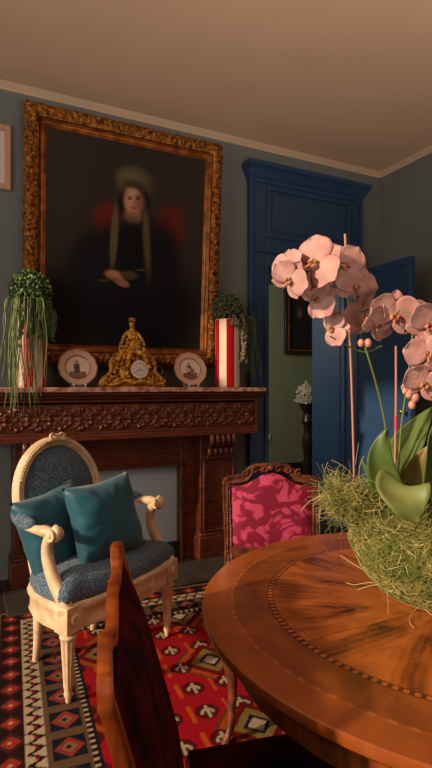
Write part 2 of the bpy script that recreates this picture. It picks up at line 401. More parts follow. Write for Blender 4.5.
H += 0.006 * ridge(zz - 0.17, 0.02)
H += 0.004 * (np.abs(X) > Fx - 0.03)
P = [[(X[i, j], -0.262 - H[i, j], Z[i, j]) for j in range(nz+1)] for i in range(nx+1)]
fz = MB(); fz.grid(P)
fz.box(-Fx, Fx, -0.262, -0.001, ZF0, 1.121)
fz.build('carved_frieze', M['oakh'], fp, ang=0, fixn=False)
# pilasters with scrolled corbels
def corbel(cx):
    mb = MB(); w0, w1 = cx - 0.105, cx + 0.105
    n = 5; 
    for i in range(n):                                        # vertical scroll ribs
        xc = w0 + (i + 0.5) * (w1 - w0) / n
        path = [(xc, -0.215, 0.868), (xc, -0.258, 0.862), (xc, -0.272, 0.835), (xc, -0.262, 0.808), (xc, -0.235, 0.792), (xc, -0.226, 0.77), (xc, -0.232, 0.748), (xc, -0.225, 0.73), (xc, -0.206, 0.722)]
        mb.tube(smooth(path, 4), 0.019, 10)
    mb.box(w0, w1, -0.222, -0.195, 0.725, 0.868)
    mb.box(w0-0.008, w1+0.008, -0.238, -0.195, 0.706, 0.724)
    return mb
for sx in (-1, 1):
    cx = sx * 0.605
    pb = MB().box(cx-0.143, cx+0.143, -0.20, -0.001, 0.0, ZF0)
    pb.build('pilaster', M['oak'], fp, bevel=0.004)
    pp = MB()
    for (a, b, z0, z1) in ((cx-0.125, cx-0.105, 0.2, 0.70), (cx+0.105, cx+0.125, 0.2, 0.70), (cx-0.125, cx+0.125, 0.69, 0.705), (cx-0.125, cx+0.125, 0.19, 0.205)):
        pp.box(a, b, -0.212, -0.198, z0, z1)
    pp.build('pilaster_moulding', M['oak'], fp, bevel=0.004)
    pl = MB().box(cx-0.16, cx+0.16, -0.225, -0.001, 0.0, 0.16).box(cx-0.15, cx+0.15, -0.212, -0.001, 0.16, 0.18)
    pl.build('plinth', M['oak'], fp, bevel=0.005)
    corbel(cx).build('corbel', M['oak'], fp)
su = MB().box(-0.465, -0.345, -0.12, -0.001, 0.0, ZF0).box(0.345, 0.465, -0.12, -0.001, 0.0, ZF0).box(-0.345, 0.345, -0.12, -0.001, 0.655, ZF0)
su.box(-0.365, -0.345, -0.135, -0.12, 0.0, 0.675).box(0.345, 0.365, -0.135, -0.12, 0.0, 0.675).box(-0.365, 0.365, -0.135, -0.12, 0.655, 0.675)
su.build('inner_surround', M['oak'], fp, bevel=0.004)
MB().box(-0.345, 0.345, -0.05, -0.035, 0.11, 0.655).build('fire_board', M['board'], fp)
MB().box(-0.345, 0.345, -0.09, -0.001, 0.0, 0.11).build('kerb', M['soot'], fp, bevel=0.005)
hs = MB().box(0.20, 1.86, 2.86, 3.22, 0.001, 0.014)
hs.v = [(x, y, z) for x, y, z in hs.v]
hr = hs.build('trim_3', M['hearth'], None, bevel=0.003); hr['kind'] = 'structure'

# ---------------- portrait ----------------
IW, IH, FW = 1.065, 1.32, 0.135
po = thing('portrait_painting', 'large portrait of a seated woman in black with fur bonnet, in carved gilt frame', 'painting')
lean = math.atan2(0.115, 1.6)
po.location = (0.990, 3.405, 1.342); po.rotation_euler = (lean, 0, 0)   # leans into the room at the top
def gilt_frame(w0, h0, fw, seed, deep=0.06, name='frame', m=None, amp=1.0):
    """frame around an opening w0 x h0 whose lower outer edge is z=0"""
    r = np.random.default_rng(seed); m = m or M['gilt']
    pr = [(0.0, 0.018), (0.06, 0.030), (0.10, 0.022), (0.16, 0.034), (0.24, 0.036), (0.30, 0.05), (0.34, 0.06)]
    orn = [(0.38, 0.062), (0.43, 0.07), (0.48, 0.08), (0.53, 0.088), (0.58, 0.093), (0.63, 0.096), (0.68, 0.097), (0.73, 0.095), (0.78, 0.09), (0.83, 0.083), (0.88, 0.072), (0.93, 0.058), (0.98, 0.04), (1.0, 0.01)]
    per = []
    st = 0.0075
    def side(a, b, n): return [a + (b-a)*i/n for i in range(n)]
    a0, a1 = -w0/2, w0/2; z0, z1 = fw, fw + h0
    for t in side(0, 1, max(8, int(w0/st))): per.append((a0 + (a1-a0)*t, z0, 0, -1))
    nb = len(per)
    for t in side(0, 1, max(8, int(h0/st))): per.append((a1, z0 + (z1-z0)*t, 1, 0))
    for t in side(0, 1, max(8, int(w0/st))): per.append((a1 - (a1-a0)*t, z1, 0, 1))
    for t in side(0, 1, max(8, int(h0/st))): per.append((a0, z1 - (z1-z0)*t, -1, 0))
    def outer(x, z, f):                    # scale from inner rect to outer rect
        sx = (w0/2 + fw*f) / (w0/2); sz = (h0/2 + fw*f) / (h0/2); zc = fw + h0/2
        return x * sx, zc + (z - zc) * sz
    n = len(per)
    s1 = MB(); s1.grid([[(*(lambda q: (q[0], -d*deep/0.097, q[1]))(outer(x, z, f)),) for f, d in pr] for x, z, _, _ in per], closeu=True)
    rows = []
    k1 = 2*math.pi/0.036
    L = 0
    for i, (x, z, ax, az) in enumerate(per):
        t = x + 1.7*z; row = []
        for f, d in orn:
            xx, zz_ = outer(x, z, f)
            s_ = xx if az != 0 else zz_
            q = (f - 0.38) / 0.62
            h = 0.0075*math.sin(k1*s_ + 5*q) * math.sin(math.pi*q) + 0.006*math.sin(1.63*k1*s_ - 11*q + 2*math.sin(s_*17)) * math.sin(math.pi*q) + 0.004*r.standard_normal()*math.sin(math.pi*min(1, q*1.1))
            g = (0.003*math.sin(k1*s_*1.5) + 0.003*math.sin(k1*s_*0.37))*q
            xx += g * ax; zz_ += g * az
            row.append((xx, -(d*deep/0.097 + h*amp), zz_))
        row.append((row[-1][0], 0.0, row[-1][2]))
        rows.append(row)
    s2 = MB(); s2.grid(rows, closeu=True)
    return s1, s2
s1, s2 = gilt_frame(IW, IH, FW, 3)
s1.build('inner_moulding', M['gilt_flat'], po, ang=30, fixn=False)
s2.build('carved_frame', M['gilt'], po, ang=60, fixn=False)
MB().box(-IW/2-0.1, IW/2+0.1, -0.012, -0.002, FW-0.1, FW+IH+0.1).build('backing', M['blackwood'], po)
# canvas picture: soft shapes in vertex colour
def canvas(W, Hh, nx, ny, fn):
    xs = np.linspace(0, 1, nx+1); ys = np.linspace(0, 1, ny+1); X, Y = np.meshgrid(xs, ys, indexing='ij')
    c = fn(X, Y)
    P = [[((X[i,j]-0.5)*W, 0, Y[i,j]*Hh) for j in range(ny+1)] for i in range(nx+1)]
    mb = MB(); mb.grid(P); return mb, c.reshape(-1, 3)
def sm_(x): return 1 / (1 + np.exp(-np.clip(x, -40, 40)))
def ell(X, Y, cx, cy, rx, ry, soft=12, rot=0):
    c_, s_ = math.cos(rot), math.sin(rot); dx = (X-cx); dy = (Y-cy)
    u = (dx*c_ + dy*s_)/rx; v = (-dx*s_ + dy*c_)/ry
    return sm_((1 - np.hypot(u, v)) * soft)
def paint(X, Y):
    c = np.zeros(X.shape + (3,)); c[:] = lin((56, 48, 44))
    c *= (1 + 0.25*np.sin(X*3)*np.cos(Y*2.4))[..., None]
    def lay(mask, col, k=1.0):
        nonlocal c
        mask = (mask*k)[..., None]; c = c*(1-mask) + np.array(lin(col))*mask
    def q(px, py):                     # canvas fraction of a spot in the portrait
        t = 3.34 / ray(px, 0).y; return (t*ray(px, 0).x - 0.458) / 1.065, (EYE + (HZ-py)/FPX*t - 1.48) / 1.32
    def e(px, py, rx, ry, col, soft=10, rot=0, k=1.0, f=None):
        cx, cy = q(px, py); m_ = ell(X, Y, cx, cy, rx/152, ry/200, soft, rot)
        lay(m_ if f is None else m_*f, col, k)
    e(120, 330, 90, 60, (32, 28, 28), 4, k=0.7)
    e(108, 224, 13, 21, (104, 38, 29), 14, 0.25); e(168, 230, 15, 25, (98, 36, 28), 14, -0.3)
    e(134, 186, 30, 28, (46, 40, 34), 4, k=0.5)
    e(132, 268, 42, 48, (23, 26, 33), 14); e(98, 298, 46, 36, (24, 25, 31), 6); e(150, 310, 50, 52, (20, 22, 28), 10); e(95, 262, 22, 34, (24, 27, 33), 7, -0.4); e(160, 250, 20, 30, (22, 24, 30), 7, 0.35)
    e(134, 186, 21, 19, (60, 52, 41), 16)
    fur = 0.75 + 0.25*np.sin(X*150 + 5*np.sin(Y*60)) * np.sin(Y*130 + 4*np.sin(X*50))
    e(133, 183, 17, 15, (84, 75, 57), 12, k=0.9, f=fur); e(130, 180, 13, 9, (116, 104, 80), 7, k=0.6, f=fur); e(133, 191, 13, 9, (66, 56, 42), 12)
    e(133, 198, 12, 11, (28, 20, 18), 12); e(121, 204, 4.5, 9, (24, 17, 16), 8); e(144, 204, 4.5, 10, (24, 17, 16), 8)
    e(132, 216, 8, 8, (132, 98, 78), 10)
    e(132.5, 203, 8.8, 12.5, (178, 130, 106), 14); e(128.5, 200, 4.5, 8, (198, 152, 126), 4, k=0.6); e(138.5, 203, 4, 10, (112, 68, 54), 5, k=0.65); e(131, 192, 6, 3, (196, 152, 126), 5, k=0.5)
    for ex in (128.6, 136.6): e(ex, 199.5, 2.0, 1.0, (38, 24, 20), 8); e(ex, 197.4, 2.6, 0.6, (72, 44, 34), 6, k=0.8)
    e(133, 203.5, 0.8, 3.6, (138, 86, 68), 4, k=0.8); e(133, 208.4, 2.9, 1.0, (134, 54, 48), 6); e(132.5, 213.5, 4, 1, (120, 80, 64), 4, k=0.6)
    e(131, 246, 12, 26, (17, 19, 24), 8)
    e(114, 236, 3.4, 30, (96, 88, 62), 9, -0.06); e(146, 240, 3.2, 32, (92, 78, 52), 6, 0.10)
    e(115, 274, 8.5, 4.6, (176, 126, 98), 10, -0.1); e(122, 281, 7.5, 3.6, (156, 108, 84), 10, -0.25); e(129, 274, 8, 4.2, (84, 68, 50), 10)
    for k_ in range(3): e(113+2*k_, 276+1.6*k_, 5.5, 0.5, (112, 70, 54), 6, -0.1, 0.6)
    e(104, 279, 5, 1.1, (104, 70, 46), 8, 0.1, 0.7); e(141, 269, 5, 0.8, (120, 96, 64), 8, 0.1, 0.6)
    return c
cv, cc = canvas(IW+0.01, IH+0.01, 220, 270, paint)
cv.v = [(x, -0.015, z + FW - 0.005) for x, y, z in cv.v]
cv.build('canvas', mat_vcol('oil_painting', 0.75, spec=0.12), po, ang=0, cols=cc, fixn=False)

# small picture whose right edge shows at the left
sp = thing('small_picture', 'pale pink picture frame cut by the left edge, beside the large portrait', 'picture', (0.06, YW-0.001, 2.42))
sa = 0.11
fm = MB()
zt = 0.40
for (a, b, z0, z1) in ((-0.2, -0.165, 0, zt), (0.165, 0.2, 0, zt), (-0.165, 0.165, 0, 0.035), (-0.165, 0.165, zt-0.035, zt)): fm.box(a, b, -0.03, -0.001, z0, z1)
fm.build('frame', M['pinkwood'], sp, bevel=0.004)
MB().box(-0.165, 0.165, -0.012, -0.001, 0.035, zt-0.035).build('picture_sheet', M['porcelain'], sp)

# ---------------- striped vases with trailing plants ----------------
def vase(loc, rz, label):
    t = thing('striped_vase', label, 'vase', loc, rz, 'striped vases on the mantel')
    n = 72; Rr = 0.0895; H = 0.475
    prof = [(0.080, 0.0), (0.087, 0.006), (Rr, 0.02), (Rr, H-0.01), (Rr+0.001, H), (Rr-0.006, H), (Rr-0.008, H-0.02), (Rr-0.008, 0.03), (0.0, 0.025)]
    mb = MB(); mb.lathe(prof, n, capb=False); mb.f.append(tuple(range(n)))
    cols = []
    for i, (r, z) in enumerate(prof):
        for k in range(n):
            s_ = (k // 6) % 2
            inside = i >= 5
            cols.append(lin((222, 208, 184)) if (s_ == 0 or inside) else lin((196, 14, 34)))
    o = mb.build('body', None, t, cols=np.array(cols))
    o.data.materials.append(M['vasemat'])
    rm = MB(); rm.tube([(math.cos(a)*(Rr-0.002), math.sin(a)*(Rr-0.002), H) for a in [2*math.pi*k/40 for k in range(40)]], 0.0035, 6, close=True)
    rm.build('rim', M['stripegold'], t)
    return t
M['stripegold'] = mat('worn_rim', (190, 150, 130), 0.4)
# stripes by angle so their edges stay crisp
vm = mat('striped_glaze', (222, 208, 184), 0.22, coat=0.2); M['vasemat'] = vm
N = vm.node_tree.nodes; L = vm.node_tree.links
tc = N.new('ShaderNodeTexCoord'); sx_ = N.new('ShaderNodeSeparateXYZ'); L.new(tc.outputs['Object'], sx_.inputs[0])
at = N.new('ShaderNodeMath'); at.operation = 'ARCTAN2'; L.new(sx_.outputs[1], at.inputs[0]); L.new(sx_.outputs[0], at.inputs[1])
mu = N.new('ShaderNodeMath'); mu.operation = 'MULTIPLY'; mu.inputs[1].default_value = 5.0; L.new(at.outputs[0], mu.inputs[0])
sn = N.new('ShaderNodeMath'); sn.operation = 'SINE'; L.new(mu.outputs[0], sn.inputs[0])
gt = N.new('ShaderNodeMath'); gt.operation = 'GREATER_THAN'; gt.inputs[1].default_value = 0.0; L.new(sn.outputs[0], gt.inputs[0])
mx = N.new('ShaderNodeMix'); mx.data_type = 'RGBA'; mx.inputs[6].default_value = (*lin((228, 210, 184)), 1); mx.inputs[7].default_value = (*lin((176, 10, 32)), 1)
L.new(gt.outputs[0], mx.inputs[0]); L.new(mx.outputs[2], N['Principled BSDF'].inputs['Base Color'])
VR = Vector((at_y(228, 380, 3.235).x, 3.235, 1.197)); VL = Vector((at_y(31, 380, 3.235).x, 3.235, 1.197))
vase(VR, R(-52), 'red and cream striped vase standing at the right end of the mantel')
vase(VL, R(20), 'red and cream striped vase at the left end of the mantel, mostly behind foliage')

def trailing(loc, label, crown_r, strands, grp_rng, pale=False, mauve=False):
    r = random.Random(grp_rng)
    t = thing('trailing_plant', label, 'plant', loc, 0, 'trailing plants in the striped vases')
    # crown of small fat leaves
    cr = MB(); cr2 = MB()
    for i in range(620):
        a = r.uniform(0, 2*math.pi); el = math.acos(r.uniform(-0.75, 1)); q = crown_r * (0.72 + 0.34*r.random())
        p = Vector((q*math.sin(el)*math.cos(a), q*math.sin(el)*math.sin(a), q*1.0*math.cos(el) + crown_r*0.85))
        (cr if r.random() < 0.72 else cr2).ball(p, (0.0085, 0.0085, 0.012), 6, 5, rot=Matrix.Rotation(r.uniform(0, 3), 3, Vector((r.random()-0.5, r.random()-0.5, 0.3)).normalized()))
    cr.ball((0, 0, crown_r*0.8), (crown_r*0.72, crown_r*0.72, crown_r*0.75), 14, 10)
    cr.build('crown', M['plant'], t, ang=0); cr2.build('blossom', M['plantmauve'] if mauve else M['plantpale'], t, ang=0)
    soil = MB().ball((0, 0, -0.02), (0.076, 0.076, 0.03), 14, 6); soil.build('soil', M['soot'], t)
    hs_ = MB(); hp_ = MB(); hb = MB()
    for (ax, ay, length, n, spread, beads) in strands:
        for i in range(n):
            L_ = length * r.uniform(0.62, 1.04); x0 = ax + r.uniform(-spread, spread); y0 = ay + r.uniform(-spread, spread)*0.35
            a = math.atan2(y0, x0); out = 0.098 + r.random()*0.012
            q = Vector((math.cos(a)*0.06, math.sin(a)*0.06, 0.025)); e = Vector((x0, y0, 0))
            if math.hypot(x0, y0) < 0.105: e = Vector((math.cos(a), math.sin(a), 0))*(0.108 + 0.02*r.random())
            pts = [q, Vector((e.x*0.85, e.y*0.85, 0.035)), Vector((e.x, e.y, -0.02))]
            k = 7; wx = r.uniform(0, 6); 
            for j in range(1, k+1):
                f = j/k; pts.append(Vector((e.x + 0.012*math.sin(wx+f*5) + (e.x - ax*0.8)*0.5*f, e.y + 0.008*math.cos(wx+f*4) - 0.004*f, -0.02 - (L_-0.03)*f)))
            pp = smooth(pts, 3)
            if beads:
                hs_.tube(pp, 0.0012, 4)
                for s in range(4, len(pp)):
                    for _ in range(2):
                        p = pp[s] + Vector((r.uniform(-1,1), r.uniform(-1,1), r.uniform(-1,1)))*0.008
                        hb.ball(p, (0.0065, 0.0065, 0.009), 6, 4)
            else:
                rr = [0.0034*(1 - 0.6*i2/len(pp)) for i2 in range(len(pp))]
                (hp_ if r.random() < 0.62 else hs_).tube(pp, rr, 5, flat=0.6)
    hs_.build('strand', M['plant'], t, ang=0)
    if hp_.v: hp_.build('pale_strand', M['plantpale'], t, ang=0)
    if hb.v: hb.build('hanging_beads', M['plantmauve'] if mauve else M['plant'], t, ang=0)
    return t
trailing(VR + Vector((0, 0, 0.475)), 'grey green bushy plant trailing from the right striped vase', 0.100,
         [(0.165, -0.03, 0.44, 26, 0.045, False), (0.125, -0.04, 0.40, 20, 0.03, False), (0.085, -0.07, 0.20, 5, 0.02, True), (0.06, -0.09, 0.32, 4, 0.012, True), (0.0, -0.1, 0.07, 3, 0.02, True)], 11, mauve=True)
trailing(VL + Vector((0, 0, 0.475)), 'dense green plant trailing over the left end of the mantel', 0.118,
         [(-0.06, -0.19, 0.66, 26, 0.06, False), (-0.11, -0.15, 0.60, 18, 0.05, False), (0.03, -0.2, 0.52, 6, 0.03, False), (0.075, -0.105, 0.20, 14, 0.035, True), (-0.03, -0.12, 0.2, 8, 0.05, True), (0.05, -0.14, 0.33, 5, 0.03, False)], 12)

# ---------------- plates on stands ----------------
pm = mat_vcol('printed_porcelain', 0.25, coat=0.3)
def plate(px, py, label, slabel, seed):
    p = at_y(px, py, 3.33); rr = 0.122
    base = Vector((p.x, 3.27, 1.197))
    st = thing('plate_stand', slabel, 'stand', base, 0, 'plate stands')
    sb = MB()
    for sx in (-1, 1):
        sb.tube(smooth([(sx*0.035, -0.055, 0.022), (sx*0.035, -0.06, 0.004), (sx*0.035, -0.02, 0.004), (sx*0.03, 0.035, 0.004), (sx*0.03, 0.05, 0.05), (sx*0.02, 0.062, 0.13)], 5), 0.004, 6)
        sb.ball((sx*0.035, -0.058, 0.02), (0.011, 0.006, 0.009))
    sb.tube([(-0.035, -0.02, 0.004), (0.035, -0.02, 0.004)], 0.004, 6)
    sb.build('wire_frame', M['whitestand'], st)
    t = thing('display_plate', label, 'plate', base + Vector((0, -0.03, 0.010)), 0, 'plates on the mantel', rot=(R(-17) , 0, 0))
    prof = [(0.0, 0.012), (0.03, 0.012), (0.055, 0.012), (0.07, 0.0105), (0.078, 0.004), (0.083, 0.0), (0.09, -0.001), (0.10, -0.002), (0.110, -0.004), (0.118, -0.006), (rr, -0.007)]
    n = 96; rows = []; cols = []
    rs = np.linspace(0, rr, 46); ds = np.interp(rs, [q[0] for q in prof], [q[1] for q in prof])
    r = random.Random(seed)
    for i, rad_ in enumerate(rs):
        row = []
        for k in range(n):
            a = 2*math.pi*k/n; rq = rad_ * (1 + (0.012*math.cos(a*12) if rad_ > 0.1 else 0)); x = rq*math.cos(a); z = rq*math.sin(a)
            row.append((x, ds[i], z + rr))
            c_ = (226, 206, 190)
            if rad_ > 0.083:
                c_ = (206, 158, 146) if (math.sin(a*24) * math.sin(rad_*420)) > -0.1 else (230, 212, 194)
                if rad_ > 0.116: c_ = (176, 132, 84)
            elif rad_ > 0.078: c_ = (160, 112, 90)
            else:
                if z < -0.025 and abs(x) < 0.052: c_ = (120, 88, 66)
                if (abs(x + 0.004) < 0.018 and -0.035 < z < 0.025) or math.hypot(x+0.004, z-0.036) < 0.011: c_ = (52, 34, 36)
                if seed == 2:
                    if math.hypot(x-0.012, z+0.012) < 0.022: c_ = (140, 96, 120)
                    if math.hypot(x+0.016, z+0.002) < 0.018: c_ = (196, 178, 190)
                if math.hypot(x+0.004, z-0.034) < 0.007: c_ = (206, 160, 136)
            cols.append(lin(c_))
        rows.append(row)
    mb = MB(); mb.grid(rows, closev=True)
    o = mb.build('face', pm, t, ang=0, cols=np.array(cols), fixn=False)
    so = o.modifiers.new('thick', 'SOLIDIFY'); so.thickness = 0.005; so.offset = 1
    return t
plate(76, 365, 'pink rimmed plate with a dark figure, standing left of the gilt clock', 'small white plate stand left of the gilt clock', 1)
plate(187, 365, 'pink rimmed plate with a mauve figure, standing right of the gilt clock', 'small white plate stand right of the gilt clock', 2)

# ---------------- gilt mantel clock ----------------
ck = thing('mantel_clock', 'ornate gilt figural clock with round white dial in the middle of the mantel', 'clock', (at_y(132, 380, 3.28).x, 3.27, 1.197))
cb = MB(); r = random.Random(4)
def scroll(mb, c, r0, turns, s, rad, sgn=1, start=0, plane_y=0.0):
    pts = []; n = int(22*turns)
    for i in range(n+1):
        f = i/n; a = start + sgn*2*math.pi*turns*f; q = r0*(1-0.82*f)
        pts.append((c[0] + q*math.cos(a), c[1] + plane_y*f, c[2] + q*math.sin(a)))
    mb.tube(pts, [rad*(1-0.45*i/n) for i in range(n+1)], 7)
for sx in (-1, 1):
    scroll(cb, (sx*0.185, -0.01, 0.035), 0.036, 1.4, 1, 0.012, sx, math.pi/2)
    scroll(cb, (sx*0.14, -0.02, 0.07), 0.040, 1.3, 1, 0.012, -sx, -math.pi/2)
    scroll(cb, (sx*0.135, -0.015, 0.135), 0.034, 1.3, 1, 0.011, sx, math.pi/2)
    cb.tube(smooth([(sx*0.22, 0, 0.012), (sx*0.2, -0.02, 0.05), (sx*0.15, -0.02, 0.10), (sx*0.145, -0.01, 0.17), (sx*0.10, 0, 0.215), (sx*0.05, 0, 0.235)], 5), 0.014, 8)
    cb.tube(smooth([(sx*0.21, -0.01, 0.01), (sx*0.13, -0.045, 0.022), (sx*0.06, -0.05, 0.045), (0, -0.055, 0.03)], 5), 0.012, 8)
    cb.tube(smooth([(sx*0.17, 0.0, 0.0), (sx*0.16, -0.03, 0.02), (sx*0.10, -0.04, 0.055), (sx*0.03, -0.05, 0.075)], 5), 0.010, 7)
for i in range(150):
    sx = r.choice((-1, 1)); f = r.random(); x = sx*(0.215 - 0.15*f*r.random() - 0.02*r.random()) if r.random() < 0.6 else r.uniform(-0.19, 0.19)
    top = 0.235 - 0.95*max(0, abs(x)-0.03)*1.1
    z = r.uniform(0.012, max(0.03, top)); 
    cb.ball((x, r.uniform(-0.045, 0.01), z), (r.uniform(.006,.013), r.uniform(.006,.012), r.uniform(.006,.014)), 6, 4)
cb.box(-0.2, 0.2, -0.03, 0.045, 0.0, 0.012)
cb.build('rocaille_base', M['ormolu'], ck, ang=50)
cs = MB(); cs.prism([(-0.115, -0.02), (0.115, -0.02), (0.10, 0.05), (-0.10, 0.05)], 0.012, 0.215, top=0.62)
cs.build('case', M['ormolu'], ck, bevel=0.01)
dl = MB()
DC = Vector((0.032, -0.052, 0.118))
rotx = Matrix.Rotation(R(90), 4, 'X')
def disc(r0, r1, d0, d1, m, name, n=40):
    mb = MB(); mb.lathe([(r0, d0), (r1, d1)], n); mb.xf(Matrix.Translation(DC) @ rotx); return mb.build(name, m, ck)
disc(0.066, 0.062, -0.03, 0.004, M['ormolu'], 'bezel'); disc(0.057, 0.057, 0.004, 0.006, M['enamel'], 'dial')
nm = MB()
for k in range(12):
    a = k*math.pi/6; e = Vector((math.sin(a), 0, math.cos(a)))
    nm.tube([DC + e*0.036 + Vector((0, -0.007, 0)), DC + e*0.046 + Vector((0, -0.007, 0))], 0.0018, 5)
nm.build('numerals', M['black'], ck)
hn = MB()
for (a, l) in ((R(115), 0.026), (R(-125), 0.036)):
    e = Vector((math.sin(a), 0, math.cos(a))); hn.tube([DC + Vector((0, -0.008, 0)), DC + e*l + Vector((0, -0.008, 0))], [0.0022, 0.001], 5)
hn.build('hands', M['black'], ck)
fl = MB(); fl.ball((-0.065, -0.045, 0.09), (0.032, 0.012, 0.036), 12, 8)
for a in range(8): fl.ball((-0.065 + 0.016*math.cos(a*.785), -0.056, 0.09 + 0.018*math.sin(a*.785)), (0.007, 0.004, 0.008), 6, 4)
fl.build('medallion', M['ormolu'], ck)
# seated figure on top: one skinned body
def skin_body(name, pts, edges, rads, m, parent, lev=2):
    me = bpy.data.meshes.new(name); me.from_pydata(pts, edges, []); me.update()
    o = bpy.data.objects.new(name, me); COL.objects.link(o); o.parent = parent
    s = o.modifiers.new('skin', 'SKIN')
    for i, v in enumerate(me.skin_vertices[0].data): v.radius = (rads[i], rads[i]); v.use_root = (i == 0)
    ss = o.modifiers.new('sub', 'SUBSURF'); ss.levels = lev; ss.render_levels = lev
    s.use_smooth_shade = True
    me.materials.append(m); return o
bp_ = [(0.0, -0.01, 0.235), (0.0, -0.005, 0.275), (-0.005, -0.005, 0.315), (-0.006, -0.008, 0.345), (-0.006, -0.012, 0.372), (-0.006, -0.014, 0.392),
       (0.028, -0.006, 0.33), (0.052, -0.02, 0.295), (0.062, -0.04, 0.262),
       (-0.036, -0.006, 0.33), (-0.060, -0.02, 0.30), (-0.072, -0.035, 0.268),
       (0.03, -0.035, 0.235), (0.055, -0.07, 0.215), (0.075, -0.06, 0.16), (0.088, -0.075, 0.15),
       (-0.025, -0.035, 0.235), (-0.035, -0.065, 0.205), (-0.04, -0.055, 0.165), (-0.045, -0.075, 0.158)]
be_ = [(0,1),(1,2),(2,3),(3,4),(4,5),(2,6),(6,7),(7,8),(2,9),(9,10),(10,11),(0,12),(12,13),(13,14),(14,15),(0,16),(16,17),(17,18),(18,19)]
bp_ = [(a*1.15, b, 0.235 + (c-0.235)*1.28) for a, b, c in bp_]
br_ = [1.3*q_ for q_ in [0.030, 0.024, 0.026, 0.010, 0.017, 0.015, 0.012, 0.010, 0.007, 0.012, 0.010, 0.007, 0.018, 0.015, 0.010, 0.007, 0.018, 0.015, 0.010, 0.007]]
skin_body('figure', bp_, be_, br_, M['ormolu'], ck)
dp = MB()
dp.tube(smooth([(0.05, 0.0, 0.24), (0.085, -0.01, 0.215), (0.12, -0.01, 0.20), (0.14, 0.0, 0.17)], 5), [0.022]*15+[0.014], 8)
dp.tube(smooth([(-0.05, 0.0, 0.33), (-0.075, 0.0, 0.28), (-0.085, -0.01, 0.22), (-0.105, -0.01, 0.18)], 5), 0.015, 8)
dp.ball((0, 0.0, 0.225), (0.075, 0.03, 0.03), 12, 8)
dp.build('drapery', M['ormolu'], ck)
lf_ = MB(); r = random.Random(9)
for i in range(60):
    a = r.uniform(0, 6.28); lf_.ball((-0.006 + 0.017*math.cos(a), -0.012 + 0.014*math.sin(a), 0.436 + 0.014*r.random()), (0.006, 0.006, 0.007), 6, 4)
lf_.build('wreath', M['ormolu'], ck); lf_ = MB()
for i in range(22):
    lf_.ball((-0.03 + 0.02*r.random() - 0.1*i/22, -0.03, 0.27 - 0.09*i/22 + r.uniform(-.01, .01)), (0.008, 0.006, 0.008), 6, 4)
for i in range(210):
    z = 0.15 + 0.17*r.random()**1.3; hw_ = np.interp(z, [0.15, 0.2, 0.28, 0.36], [0.14, 0.11, 0.07, 0.035]); 
    lf_.ball((r.uniform(-hw_, hw_), r.uniform(-0.045, 0.0), z), (r.uniform(.006,.013), r.uniform(.006,.011), r.uniform(.006,.015)), 6, 4)
for sx in (-1, 1):
    scroll(lf_, (sx*0.085, -0.03, 0.20), 0.028, 1.3, 1, 0.009, sx, R(70)); scroll(lf_, (sx*0.05, -0.035, 0.255), 0.02, 1.2, 1, 0.007, -sx, R(60))
lf_.ball((-0.078, -0.03, 0.262), 0.017, 8, 6); lf_.ball((-0.075, -0.03, 0.232), (0.018, 0.014, 0.024), 8, 6); lf_.ball((0.07, -0.035, 0.225), (0.02, 0.015, 0.035), 8, 6)
lf_.build('leafy_mount', M['ormolu'], ck)
vb = MB()
scroll(vb, (0.165, -0.01, 0.10), 0.05, 1.2, 1, 0.010, -1, R(100)); scroll(vb, (0.175, -0.005, 0.045), 0.03, 1.2, 1, 0.009, 1, R(0))
vb.build('side_scroll', M['bronze'], ck)

# ---------------- armchair ----------------
fa = thing('armchair', 'cream painted oval-back armchair with blue upholstery and scrolled arms', 'armchair')
fc = world(-0.383, 2.19)
fa.rotation_euler = (0, 0, R(31.9)); a_ = R(31.9)
fa.location = fc + Vector((-math.sin(a_), math.cos(a_), 0)) * 0.0
fa.location.z = 0.009
half = [(0.0, -0.045), (0.12, -0.042), (0.22, -0.028), (0.29, -0.008), (0.335, -0.012), (0.35, 0.02), (0.335, 0.06), (0.33, 0.13), (0.31, 0.21), (0.27, 0.29), (0.205, 0.35), (0.12, 0.385), (0.0, 0.395)]
def ring(hf):
    return [(x, y) for x, y in hf] + [(-x, y) for x, y in hf[-2:0:-1]]
out = ring(half)
def outline_rows(prof, o2=out, cy=0.2):
    rows = []
    for (off, z) in prof:
        rr = []
        for (x, y) in o2:
            v = Vector((x, y - cy)); l = v.length; v = v * ((l + off)/l); rr.append((v.x, v.y + cy, z))
        rows.append(rr)
    return rows
sr = MB(); sr.grid(outline_rows([(-0.04, 0.275), (-0.004, 0.272), (0.0, 0.285), (-0.006, 0.30), (-0.006, 0.335), (0.004, 0.345), (0.006, 0.365), (-0.004, 0.375), (-0.04, 0.38), (-0.045, 0.33), (-0.04, 0.275)]), closev=True)
sr.build('seat_rail', M['cream'], fa, ang=45)
